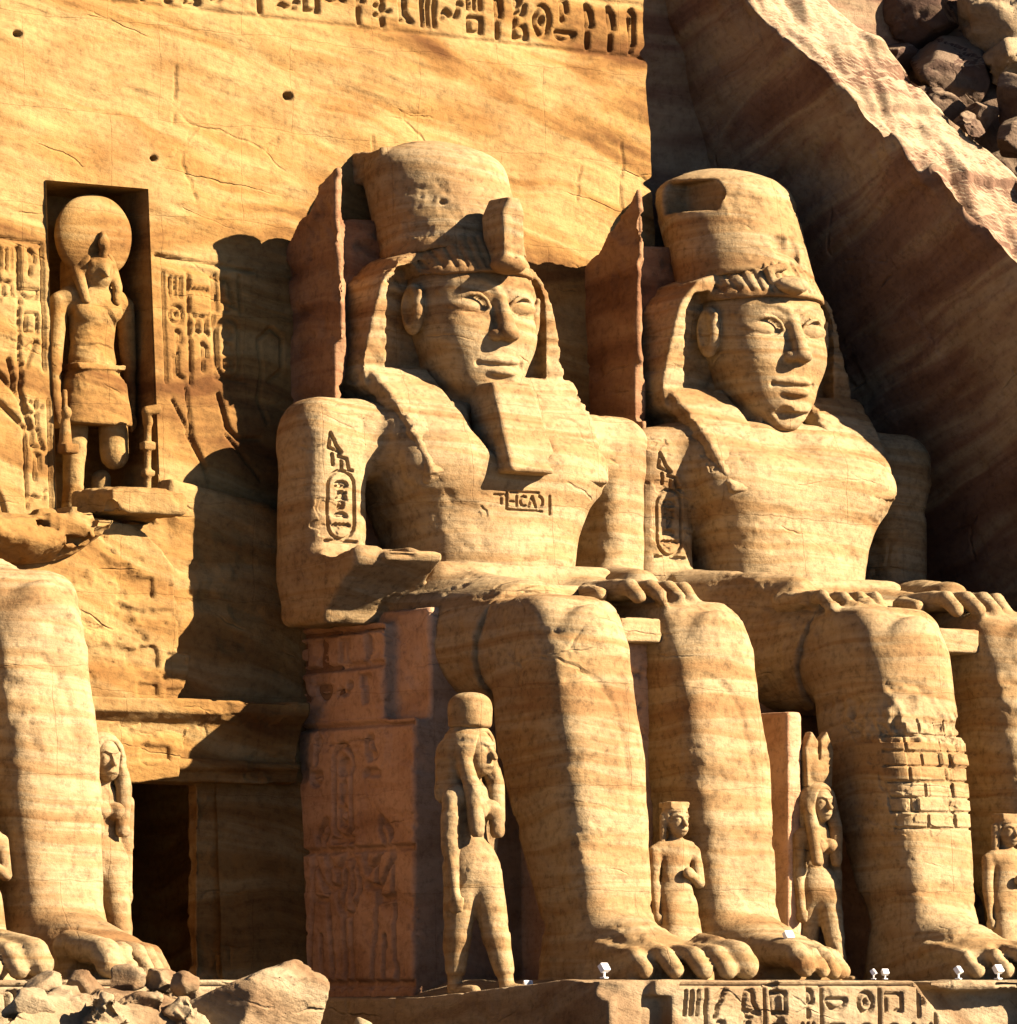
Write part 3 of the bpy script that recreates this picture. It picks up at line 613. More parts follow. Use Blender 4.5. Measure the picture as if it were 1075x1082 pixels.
def body_sculpt(dl, broken_arm, X0, seed):
    ain = 0.75 if seed == 4 else 0.0
    g = Sculpt((-5.5, -1.0, -.7), (5.5, 15.1+dl, 14.9), .075)
    # trunk
    g.add(Stack([(8.8, 0, 1.35, 2.35, 1.75), (9.8, 0, 1.4, 2.15, 1.85), (10.6, 0, 1.4, 2.3, 1.85), (11.5, 0, 1.42, 2.72, 1.9), (12.4, 0, 1.4, 3.02, 1.85), (13.1, 0, 1.2, 3.15, 1.5), (13.75, 0, 1.0, 2.9, 1.15)], p=3.5))
    g.both(lambda s: Box((s*(3.85-ain*(s < 0)), .95, 12.72-.3*ain*(s < 0)), (1.2, 1.02, 1.0), .8), .35)
    g.both(lambda s: Ell((s*1.4, 2.72, 12.1), (1.45, .66, .85)), .25)
    g.add(Ell((0, 2.7, 9.9), (1.5, .82, 1.0)), .3)
    g.cut(Path([(0, 3.66, 10.25), (0, 3.72, 9.85)], .13, .22), .12)
    g.cut(Path([(0, 3.5, 11.6), (0, 3.62, 10.4)], .06), .25)
    if seed == 3: g.cut(Ell((0, 3.2, 13.3), (1.05, 1.5, 1.15)), .25)
    else: g.cut(Ell((0, 3.3, 13.6), (.9, 1.2, .8)), .3)
    g.add(Cone((0, .55, 13.4), (0, .65, 15.0), 1.25, 1.15), .3)
    # arms
    for s in (-1, 1):
        ai = ain if s < 0 else 0.
        g.add(Cone((s*(4.05-ai), .95, 12.55-.3*ai), (s*(4.2-ai) - .2*(s > 0), .9, 9.35), 1.0 - .08*(s > 0), .9 - .14*(s > 0)), .15)
        g.add(Box((s*(4.15-ai) - .12*(s > 0), 1.05, 11.1), (.84 - .16*(s > 0), .92, 2.1), .45), .15)
        if s == -1 and broken_arm:
            g.add(Box((-4.1, 2.2, 9.15), (.9, 1.75, .88), .22), .2); g.add(Box((-3.55, 2.9, 9.3), (.8, 1.5, .62), .15), .15)
        else:
            g.add(Cone((s*(4.15-ai), 1.0, 9.15), ((1.75, 5.7+dl, 9.12) if s == 1 else (-2.3, 4.9+dl, 9.2)), .93, .5), .3)
    if broken_arm:
        g.cut(Prism([(4.3, 10.4), (4.15, 9.75), (3.3, 9.2), (2.6, 8.6), (2.2, 7.9), (6.2, 7.6), (6.5, 10.4)], -5.4, -2.5, .05, ax='oz'), .05)
        g.cut(Ell((-4.6, 2.9, 10.1), (.7, .8, .3)), .03); g.cut(Box((-3.9, 3.6, 10.0), (.35, .5, .22), .03), .03)
    for s in ((1,) if broken_arm else (-1, 1)):     # hands on the knees, fingers apart
        hc, dd = (.95, 0.0) if s == 1 else (-2.05, -.9)
        g.add(Box((hc, 6.5+dl+dd, 9.0), (1.0, .8, .24), .2), .25)
        for i in range(4):
            fx = hc + (-.78 + .52*i); L = (.95, 1.15, 1.1, .85)[i]
            g.add(Cone((fx, 7.0+dl+dd, 9.02), (fx, 7.0+L*.6+dl+dd, 9.02), .2, .2), .05)
            g.add(Cone((fx, 7.0+L*.6+dl+dd, 9.02), (fx, 7.0+L+dl+dd, 8.75), .2, .17), .04)
        g.add(Cone((hc-s*1.05, 6.1+dl+dd, 8.95), (hc-s*1.3, 7.1+dl+dd, 8.85), .2, .18), .1)
    for s in (-1, 1):
        g.add(thigh(s, dl), .3); leg_parts(g, s, dl)
    return g
def kilt_sculpt(dl):
    g = Sculpt((-3.4, -.2, 6.2), (3.4, 9.3+dl, 10.4), .07)
    for s in (-1, 1):
        f, lo, hi = thigh(s, dl, .16)
        g.add((lambda x, o, z, f=f: smax(f(x, o, z), o-6.2-dl-.25*(z-8), .08), lo, hi), .25)
    g.add(Box((0, 4.0, 8.4), (1.9, 2.2, .75), .3), .3)
    g.add(Box((0, 1.6, 9.3), (2.62, 2.05, .5), .35), .25)           # belt
    g.add(Box((-.05, 6.6+dl, 7.98), (.62, 1.75, .30), .06), .03)        # apron end between the knees
    g.cut(Path([(-2.6, 3.6, 9.75), (0, 3.95, 9.62), (2.6, 3.6, 9.75)], .07), .04)
    return g
_fz = np.linspace(-2.5, 1.7, 85)
def _fs(v): 
    y = np.interp(_fz, [-2.5, -2.25, -1.95, -1.6, -1.05, -.5, 0, .5, 1.0, 1.35, 1.7], v); yy = np.pad(y, 6, mode='edge'); return np.convolve(yy, np.ones(13)/13, 'valid')
FACE_A = _fs([.36, .64, .92, 1.13, 1.36, 1.49, 1.56, 1.57, 1.46, 1.2, .8])     # half width
FACE_C = _fs([.9, .85, .75, .62, .45, .30, .2, .12, .05, .0, .0])
FACE_F = _fs([1.25, 1.62, 1.72, 1.70, 1.72, 1.72, 1.66, 1.66, 1.58, 1.35, .9])  # front line
def sf(x, z, e=0.):
    a, c_, f_ = [float(np.interp(z, _fz, t)) for t in (FACE_A, FACE_C, FACE_F)]
    return c_ + (f_-c_)*max(1-(abs(x)/a)**2.35, .01)**(1/2.35) + e
def face_sculpt():
    g = Sculpt((-1.95, -1.5, -3.2), (1.95, 2.5, 1.8), .032)
    g.add(Stack(np.stack([_fz, 0*_fz, FACE_C, FACE_A, FACE_F-FACE_C], 1), p=2.35))
    g.both(lambda s: Ell((s*.70, 1.08, -.66), (.56, .52, .62)), .3)                 # cheeks
    g.add(Ell((0, 1.38, -2.04), (.44, .36, .32)), .2)                              # chin
    g.add(Cone((0, -.15, -1.0), (0, -.15, -3.2), 1.1, 1.3), .2)
    g.both(lambda s: Ell((s*.74, sf(.74, 0)+.24, .02), (.60, .40, .33)), .12, cut=True)
    g.cut(Ell((0, sf(0, -.2)+.30, .05), (.45, .35, .5)), .2)
    g.both(lambda s: Ell((s*.74, sf(.74, 0)-.40, -.0), (.53, .40, .26)), .015)
    for s in (-1, 1):
        up = [(.25, -.07, -.09), (.40, .15, -.01), (.60, .27, .03), (.82, .28, .03), (1.03, .18, .0), (1.25, -.02, -.03)]
        lo_ = [(.25, -.07, -.09), (.45, -.20, -.05), (.72, -.265, -.03), (.97, -.21, -.03), (1.25, -.02, -.03)]
        g.add(Path([(s*x, sf(x, z, e), z) for x, z, e in up], .048), .03)
        g.add(Path([(s*x, sf(x, z, e), z) for x, z, e in lo_], .036), .03)
        g.add(Path([(s*x, sf(x, z, .0), z) for x, z in ((.18, .46), (.45, .60), (.8, .63), (1.1, .54), (1.35, .34))], .085, .05), .12)
    g.add(Cone((0, 1.52, .40), (0, 1.98, -.62), .14, .20), .14)
    g.add(Ell((0, 1.95, -.66), (.25, .27, .18)), .08)
    g.both(lambda s: Ell((s*.23, 1.76, -.70), (.17, .25, .14)), .06)
    g.both(lambda s: Ell((s*.12, 1.93, -.84), (.07, .1, .06)), .03, cut=True)
    g.cut(Cone((0, 1.83, -.93), (0, 1.80, -1.16), .055, .045), .06)
    g.add(Ell((0, 1.55, -1.32), (.54, .32, .13)), .05)
    g.both(lambda s: Ell((s*.16, 1.64, -1.29), (.19, .22, .08)), .05)
    g.add(Ell((0, 1.54, -1.58), (.46, .35, .15)), .05)
    g.cut(Path([(-.56, 1.60, -1.39), (-.32, 1.80, -1.455), (0, 1.90, -1.45), (.32, 1.80, -1.455), (.56, 1.60, -1.39)], .03), .03)
    g.both(lambda s: Ell((s*.62, 1.62, -1.385), (.05, .1, .08)), .08, cut=True)
    g.cut(Ell((0, 1.80, -1.79), (.4, .12, .07)), .1)
    for s in (-1, 1):
        g.add(Ell((s*1.66, .34, -.06), (.24, .40, .64)), .05)
        g.cut(Ell((s*1.88, .42, .0), (.17, .25, .44)), .04)
        g.add(Path([(s*1.70, .68, .34), (s*1.74, .56, .04), (s*1.70, .6, -.26)], .07), .05)
    return g
def nemes_sculpt(lappet_r=True, wear=0):
    hx, ho, hz = H0
    g = Sculpt((-3.4, -.6, 11.4), (3.2, 4.3, 18.4), .048)
    def cap(x, o, z):
        d = Ell((hx, ho-.1, hz+.42), (1.74, 1.93, 1.80))[0](x, o, z)
        return np.maximum(d, -np.maximum(z-(hz+.74)-.12*(o-ho-1.2), (ho+.12)-o))
    g.add(Fn(cap, [-1.9, -1.2, 15.2], [1.9, 2.8, 18.1]))
    def band(x, o, z):
        d = Ell((hx, ho-.1, hz+.42), (1.77, 1.96, 1.82))[0](x, o, z)
        return np.maximum(np.maximum(d, np.abs(z-(hz+.86)-.12*(o-ho-1.2))-.10), -(o-ho-.1))
    g.add(Fn(band, [-2, .8, 16.6], [2, 3, 17.5]), .03)
    for s in (-1, 1):
        ws = 1.0 if s < 0 else .86
        pts = [(s*a*ws, b+hz) for a, b in [(0, 1.55), (1.3, 1.5), (2.05, 1.2), (2.6, .6), (2.9, -.4), (3.15, -1.4), (3.08, -1.9), (2.4, -2.5), (0, -2.6)]]
        g.add(Prism(pts, -.55, ho+.45, .08), .05)
        g.cut(Prism([(s*a*ws, b+hz) for a, b in [(-.1, .70), (1.58, .72), (1.7, .98), (2.15, .88), (2.40, .45), (2.46, -.3), (2.46, -1.6), (2.2, -2.9), (-.1, -2.9)]], .72, 3.0, .05), .03)
        # lappet falling over the shoulder onto the chest
        A = np.array([ho+.05, hz-1.55]); B = np.array([3.16, hz-4.3]); u = (B-A)/np.linalg.norm(B-A); nrm = np.array([-u[1], u[0]])
        if nrm[0] < 0: nrm = -nrm
        L = np.linalg.norm(B-A)
        def lap(x, o, z, s=s):
            t = (o-A[0])*u[0] + (z-A[1])*u[1]; q = (o-A[0])*nrm[0] + (z-A[1])*nrm[1]
            q = q - .22*np.sin(np.clip(t/L, 0, 1)*math.pi)
            xc = s*(2.1 - .28*np.clip(t/L, 0, 1)); hw = .92 - .18*np.clip(t/L, 0, 1)
            X, Q, T = np.abs(x-xc)-hw+.12, np.abs(q)-.20+.06, np.abs(t-L/2)-L/2+.12
            return np.sqrt(np.maximum(X, 0)**2+np.maximum(Q, 0)**2+np.maximum(T, 0)**2) + np.minimum(np.maximum(np.maximum(X, Q), T), 0) - .12
        g.add(Fn(lap, [s*2.05-1, .3, 11.6], [s*2.05+1, 4.2, 14.9]), .06)
        # pleats on the brow: grooves running up from the band
        for k in range(7):
            a0 = .2 + .215*k; pts = []
            for zz, sh in ((.93, 0), (1.2, .05), (1.5, .05), (1.75, .0)):
                xx = min(a0+sh, 1.6); q_ = 1 - (xx/1.74)**2 - ((zz-.42)/1.8)**2
                pts.append((s*xx, ho-.1+1.93*math.sqrt(max(q_, .01)), hz+zz))
            g.cut(Path(pts, .045), .03)
    return g
def uraeus_s3():
    g = Sculpt((-.75, 1.8, 16.6), (.75, 3.6, 19.2), .045)
    g.add(Prism([(-.26, 16.95), (.30, 16.95), (.36, 17.6), (.33, 18.3), (.2, 18.6), (-.12, 18.62), (-.32, 18.2)], 2.05, 3.0, .1))
    g.add(Ell((0, 2.75, 17.0), (.42, .45, .22)), .1)
    g.cut(Path([(0, 3.05, 17.1), (0, 3.05, 18.3)], .05), .05)
    return g
def beard_sculpt():
    g = Sculpt((-1.1, 1.4, 11.9), (1.1, 4.2, 14.6), .05)
    def f(x, o, z):
        t = np.clip((14.2-z)/2.2, 0, 1); hw = .62 + .12*t; oc = 2.4 + .75*t; ho_ = .58 + .26*t
        X, O, Z = np.abs(x)-hw+.15, np.abs(o-oc)-ho_+.15, np.abs(z-13.05)-1.12+.12
        return np.sqrt(np.maximum(X, 0)**2+np.maximum(O, 0)**2+np.maximum(Z, 0)**2) + np.minimum(np.maximum(np.maximum(X, O), Z), 0) - .12
    g.add(Fn(f, [-1.05, 1.5, 12.1], [1.05, 3.9, 14.4]))
    g.cut(Ell((.75, 3.75, 12.15), (.35, .3, .28)), .05)
    return g
def crown_sculpt(seed, notch):
    g = Sculpt((-2.3, -2.8, 17.0), (2.3, 2.8, 20.8), .06)
    def f(x, o, z):
        t = np.clip((z-17.2)/3.1, 0, 1); oc = .45 - 1.25*t; r = 1.78 + 0*t
        d = np.sqrt(x*x + (o-oc)**2) - r
        return smax(smax(d, z-20.40+.17*(x*x+(o-oc)**2), .4), 17.02+.26*o-z, .04)
    g.add(Fn(f, [-2, -2.4, 17.1], [2, 2.5, 20.6]))
    if notch == 3:
        g.add(Box((-.95, -1.1, 19.7), (.7, .8, .4), .1), .05)
        g.cut(Box((-1.5, .9, 20.25), (.5, .5, .22), .05), .03)
        g.cut(Ell((.9, 1.3, 20.4), (1.0, .8, .5)), .15)
        g.cut(Ell((-.95, 1.5, 18.6), (.1, .3, .08)), .03)
    else:
        g.cut(Box((-1.85, .15, 19.5), (.85, .8, .40), .04), .03); g.cut(Ell((-1.6, .9, 20.3), (.7, .9, .4)), .1)
        g.cut(Ell((.12, 1.95, 18.2), (.38, .4, .36)), .02); g.cut(Ell((.5, 2.0, 18.3), (.24, .4, .4)), .02); g.cut(Prism([(-.1, 18.2), (.75, 18.3), (.5, 17.5), (.35, 17.5)], 1.65, 2.6, .02), .02)
    return g
def throne_sculpt(seed):
    g = Sculpt((-4.2, -1.4, -.7), (4.2, 8.2, 8.9), .08)
    g.add(Box((0, 1.6, 2.7), (3.85, 3.0, 3.4), .1))
    g.add(Box((0, 1.0, 7.1), (3.8, 2.2, 1.25), .12))
    g.add(Box((0, 1.9, 7.2), (3.42, 2.7, 1.4), .1))
    g.add(Box((0, 5.8, 3.7), (.78, 2.0, 4.3), .08))
    if seed % 2: g.cut(Box((-3.9, 4.2, 6.35), (.5, .9, .3), .1), .1)
    return g
def pillar_sculpt(seed, X0):
    g = Sculpt((-4.0, -2.9, 6.0), (4.0, 1.1, 19.9), .09)
    def f(x, o, z):
        fr = 1.05 - .03*(z-14) + .10*np.round(1.5*np.sin(z*1.3+X0))*.7
        t = np.clip((fr-o)/1.8, 0, 1)
        rib = np.maximum(np.maximum(-x-3.66, x+3.55-1.25*t), o-fr)          # standing rib at the left, wedge in plan
        plate = np.maximum(np.maximum(-x-3.66, x-2.4), o+.15+.12*(z-15))   # slab behind the head
        d = np.maximum(np.minimum(rib, plate), -2.8-o); top = 19.45 - .75*np.clip(.9-o, 0, 2.4) + .25*np.sin(o*5+X0)*.3
        return smax(smax(d, z-top, .15), 6.1-z, .1)
    g.add(Fn(f, [-4, -2.9, 6], [4, 1.1, 19.9]))
    g.cut(Box((-3.6, 1.1, 14.4), (.5, .3, .7), .05), .05)
    return g
def side_relief():
    """carvings on the side of a throne: plane coordinates o, z"""
    s = []
    s += cartouche(1.15, 3.3, .75, 2.2, ['sun', 'feather', 'stool'])
    s += column(2.5, 4.5, 5.7, .55, ['owl', 'water']) + column(.1, 4.4, 5.8, .5, ['reed', 'basket'])
    for cx, m in ((.55, 1), (3.35, -1)):
        pl = [[(0, 3.6), (.22, 3.75), (.3, 3.45), (.1, 3.2), (.35, 2.6), (.3, 1.9), (.45, .9), (.55, -.2)], [(0, 3.6), (-.2, 3.4), (-.12, 3.1), (-.4, 2.9), (-.35, 2.0), (-.45, .8), (-.5, -.2)],
              [(.2, 2.9), (.75, 2.5), (.95, 2.9)], [(-.3, 2.8), (.2, 2.1), (.8, 2.2)], [(-.35, 1.9), (.3, 1.85)], [(0, 1.0), (.05, -.2)]]
        for p_ in pl: s += poly_segs([(cx+m*a, b) for a, b in p_])
    s += [(1.55, 3.2, 1.55, -.2), (1.9, 3.2, 1.9, -.2)] + poly_segs(arc(1.72, 2.2, .5, .7, 0, 360, 14))
    s += [(-.9, 3.0, 4.9, 3.05), (-.9, 5.95, 4.9, 5.95), (-.9, -.1, 4.9, -.1)]
    return s
def upper_relief():
    s = []
    for r_ in range(2):
        for k in range(4): s += glyph(GN[(k*5+r_*7+3) % len(GN)], -.7+k*.95, 6.5+r_*.9, .6, .6)
    return s + [(-1, 7.3, 3.1, 7.35), (-1, 8.15, 3.1, 8.2)]
ARM = []
ARM += cartouche(-4.55, 10.55, .72, 1.62, ['sun', 'man', 'feather', 'loaf', 'water'])
ARM += poly_segs([(-4.5, 13.05), (-4.35, 12.75), (-4.2, 12.6), (-4.3, 12.5), (-4.05, 12.45), (-3.98, 12.2), (-3.88, 12.18)]) + [(-4.45, 12.55, -4.42, 12.3), (-4.2, 12.4, -4.18, 12.2)] + poly_segs([(-4.5, 13.05), (-4.55, 12.7), (-4.25, 12.6)])
CHEST = [(-.75, 11.42, -.45, 11.42), (-.55, 11.42, -.55, 11.22), (-.4, 11.5, -.4, 11.1), (-.3, 11.28, -.2, 11.28), (-.12, 11.42, -.12, 11.18)] + poly_segs(arc(.08, 11.3, .1, .12, 60, 300, 7)) + \
    poly_segs([(.22, 11.18), (.32, 11.43), (.42, 11.18)]) + poly_segs(arc(.5, 11.3, .13, .14, -80, 80, 6)) + [(.82, 11.45, .84, 11.02), (-.35, 11.08, .6, 11.08), (-.3, 11.5, .5, 11.52)]
def front(segs_):   # carve on faces turned to the front
    return lambda V, wd, N: strokes_depth(V[:, 0], V[:, 2], segs_, wd)*(N[:, 1] > .25)
def bricks():
    s = []; z = 3.5; k = 0
    while z < 5.95:
        hw = 1.15; s.append((-1.75-hw, z, -1.75+hw, z+.03*math.sin(k*2.3)))
        x = -1.75-hw + (.35 if k % 2 else .75)
        while x < -1.75+hw: s.append((x, z, x, z+.36)); x += .95 + .2*math.sin(k*3.1+x)
        z += .36; k += 1
    return s
LABELS = {
 3: ('seated sandstone king with long square beard, nearest the doorway, smiling under a broad crown', 'statue'),
 4: ('seated sandstone king with broken beard and brick-patched shin, beside the dark cliff', 'statue'),
 2: ('broken seated king reduced to legs and rubble-topped lap left of the doorway', 'statue')}
def colossus(k, X0, dl, broken_arm):
    root = tag(empty('seated_colossus', (X0, 0, 0)), *LABELS[k], group='seated kings carved in front of the temple')
    off = X0*1.7 + k*3
    if k != 2:
        cv = []
        sh = .75 if k == 4 else 0.; arm_segs = [(a+sh, b-.25, c_+sh, d_-.25) for a, b, c_, d_ in ARM]
        arm_m = lambda P: (P[:, 0] < -3.5+sh) & (P[:, 0] > -4.95+sh) & (P[:, 2] > 10.2) & (P[:, 2] < 13.3) & (P[:, 1] > .9)
        cv.append((arm_m, 2, front(arm_segs), .05, .11))
        if k == 3:
            cv.append((lambda P: (np.abs(P[:, 0]) < 1.15) & (P[:, 2] > 10.85) & (P[:, 2] < 11.7) & (P[:, 1] > 2), 2, front(CHEST), .042, .08))
        if k == 4:
            cv.append((lambda P: (np.abs(P[:, 0]+1.75) < 1.5) & (P[:, 2] > 3.3) & (P[:, 2] < 6.2) & (P[:, 1] > 8), 2, front(bricks()), .042, .06))
        def eros(V, N):
            d = np.zeros(len(V), f4)
            if k == 4:
                m = (np.abs(V[:, 0]+1.75) < 1.5) & (V[:, 2] > 5.5) & (V[:, 2] < 6.6) & (V[:, 1] > 7.5)
                d[m] -= .30*np.maximum(0, fbm(V[m]*2.2, 3)+.05)
            if k == 4:       # every repair block sits a little differently
                m = (np.abs(V[:, 0]+1.75) < 1.4) & (V[:, 2] > 3.5) & (V[:, 2] < 5.95) & (N[:, 1] > .2)
                rw = np.floor((V[m][:, 2]-3.5)/.36).astype(int); cl = np.floor(V[m][:, 0]*1.05 + LAT[rw % 32, 3, 7]*3).astype(int)
                d[m] += .11*(LAT[rw % 32, cl % 32, 11]-.5)
            m = V[:, 2] < 9.5
            return d
        g = body_sculpt(dl, broken_arm, X0, k)
        finish(g, 'body', M_STAT, root, amp=.65, off=off, carve=cv, extra=eros)
        fc = face_sculpt()
        if k == 4: fc.cut(Box((0, 2.3, -2.55), (1.2, .85, .50), .03), .05); fc.cut(Box((.55, 2.3, -2.3), (.4, .6, .5), .05), .05); fc.cut(Ell((-.35, 2.0, -2.05), (.3, .5, .18)), .05)   # beard snapped off below the chin
        V, F = fc.mesh(); V = V + H0.astype(f4)
        finish((V, F), 'face', M_STAT, root, amp=.22, off=off, strata=1.0)
        finish(nemes_sculpt(), 'headcloth', M_STAT, root, amp=.7, off=off+5,
               extra=lambda V, N: -.035*np.clip(np.sin(V[:, 2]*15.5 + .6*np.abs(V[:, 0]))*1.6-.3, 0, 1)*np.clip(fbm(V*.8+off, 3)*3+.7, 0, 1)*(np.abs(V[:, 0]) > 1.2))   # worn pleats
        finish(crown_sculpt(k, k), 'crown', M_STAT, root, amp=.6, off=off+2)
        if k == 3:
            finish(uraeus_s3(), 'cobra', M_STAT, root, amp=.5, off=off)
            finish(beard_sculpt(), 'beard', M_STAT, root, amp=.5, off=off)
        else:
            u = Sculpt((-.8, 1.8, 16.7), (.8, 3.3, 17.7), .045)
            u.add(Ell((-.12, 2.55, 17.1), (.45, .42, .24))).add(Path([(-.55, 2.3, 17.2), (-.6, 2.2, 17.5), (-.2, 2.3, 17.6)], .12), .1)
            finish(u, 'cobra', M_STAT, root, amp=.4, off=off)
            b = Sculpt((-1.0, 1.2, 13.2), (1.0, 3.2, 14.6), .05)
            b.add(Box((0, 1.55, 13.75), (.70, .42, .42), .10)); b.cut(Box((.5, 1.95, 13.55), (.4, .3, .3), .04), .04); b.cut(Ell((-.3, 2.0, 13.6), (.35, .3, .3)), .04)
            finish(b, 'beard', M_STAT, root, amp=1.0, off=off)
        finish(kilt_sculpt(dl), 'kilt', M_STAT, root, amp=.6, off=off+1)
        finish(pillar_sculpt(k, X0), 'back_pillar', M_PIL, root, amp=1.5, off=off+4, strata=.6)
    else:
        g = Sculpt((-5.6, -1, -.7), (5.6, 15.1+dl, 11.6), .085)
        for s in (-1, 1):
            g.add(thigh(s, dl), .3); leg_parts(g, s, dl)
        g.add(Cone((4.0, 1.0, 8.7), (3.0, 3.6+dl, 8.7), .85, .6), .3)
        for i in range(26):
            a, b, r_ = rng.uniform(.3, 3.0), rng.uniform(3.0, 7.6), rng.uniform(.14, .36); g.add(Box((a, b, 8.95-.05*b+.1*rng.random()), (r_, r_*.9, r_*.7), .06), .03)
        g.add(Box((0, 1.3, 9.6), (3.2, 2.0, 1.2), .8), .5)
        g.add(Ell((1.5, 1.6, 10.4), (2.4, 1.7, 1.0)), .4); g.add(Ell((-2.2, 1.0, 10.8), (1.8, 1.5, 1.1)), .4)
        finish(g, 'body', M_STAT, root, amp=.8, off=off)
        finish(kilt_sculpt(dl), 'kilt', M_STAT, root, amp=1.2, off=off+1)
    side = side_relief(); up = upper_relief()
    msk = lambda P: (P[:, 0] < -3.7) & (P[:, 1] > -1.0) & (P[:, 2] > -.4)
    fn = lambda V, wd, N: np.maximum(strokes_depth(V[:, 1], V[:, 2], side, wd), strokes_depth(V[:, 1], V[:, 2], up, wd))*(N[:, 0] < -.4)
    web = []
    for z in np.arange(.6, 7.6, 1.0): web += glyph(GN[int(z*7+k) % len(GN)], -.45, z, .85, .8)
    mw = lambda P: (np.abs(P[:, 0]) < .8) & (P[:, 1] > 7.4)
    cv = [(msk, 1, fn, .10, .17), (mw, 1, front(web), .07, .12)] if k != 2 else []
    finish(throne_sculpt(k), 'throne', M_THR, root, amp=.7, off=off+6, carve=cv, strata=.6)
    return root
S2X, S3X, S4X = -17.8, 0.0, 8.7
colossus(3, S3X, 0.0, True)
colossus(4, S4X, 0.7, False)
colossus(2, S2X, 0.2, False)
# ---------------------------------------------------------------- pedestals
def ped_signs(x0, x1):
    s = []; x = x0; i = 0
    nm = ['bars', 'hoe', 'owl', 'stool', 'reed', 'basket', 'sun', 'house', 'cloth', 'sun', 'reed', 'leg', 'scarab', 'water', 'sun', 'mouth', 'flag']
    while x < x1:
        s += glyph(nm[i % len(nm)], x, -.82, .55, .62) + glyph(nm[(i*3+5) % len(nm)], x, -1.5, .55, .58); s += [(x-.12, -1.7, x-.12, -.15)] if i % 2 else []
        x += .78; i += 1
    return s + [(x0, -.12, x1, -.12)]
def pedestal(X0, x0, x1, o1, label, kind):
    g = Sculpt((x0-.3, 2.2, -1.95), (x1+.3, o1+.4, .3), .06)
    def top(x, o, z):
        zt_ = -.02 - .40*np.clip((13.5-o)/6, 0, 1)*np.clip((-2.9-x), 0, 1)
        return np.maximum(np.maximum(np.maximum(x0-x, x-x1), o-o1), np.maximum(2.4-o, z-zt_))
    g.add(Fn(top, [x0, 2.4, -1.9], [x1, o1, 0]))
    if kind == 'near':
        g.cut(Box((x0+.75, o1+.1, -.75), (.45, .35, .8), .1), .15); g.cut(Ell((x0, o1, -.2), (.6, .5, .25)), .1)
        g.cut(Box((x0+1.35, o1+.1, -1.1), (.3, .5, .75), .08), .1)
        g.cut(Path([(-1.35, o1, -.05), (-1.25, o1, -.7), (-1.1, o1, -1.9)], .13, .22), .04)
        g.keep(lambda x, o, z: (x-2.55)*.72 + (z+.05)*.70 + .0*o, .06)
    else:
        g.cut(Box((x0+1.5, o1+.2, -1.0), (1.7, .9, .75), .2), .2)
    cv = [(lambda P: (P[:, 1] > o1-.25) & (P[:, 2] > -1.8), 1, front(ped_signs(x0+1.9, x1-.3)), .06, .13)]
    e = finish(g, 'statue_pedestal', M_RUB, None, amp=.55, off=X0, carve=cv, loc=(X0, 0, 0))
    return tag(e, label, 'pedestal', 'pedestals under the seated kings')
pedestal(S3X, -5.7, 3.7, 15.2, 'pale pedestal with rows of carved signs under the bearded king', 'near')
pedestal(S4X, -5.6, 6.0, 15.0, 'shaded pedestal edge under the brick-patched king, beyond the carved one', 'far')
pedestal(S2X, -6.0, 4.6, 15.2, 'rubble-covered pedestal under the broken king at the left', 'far2')

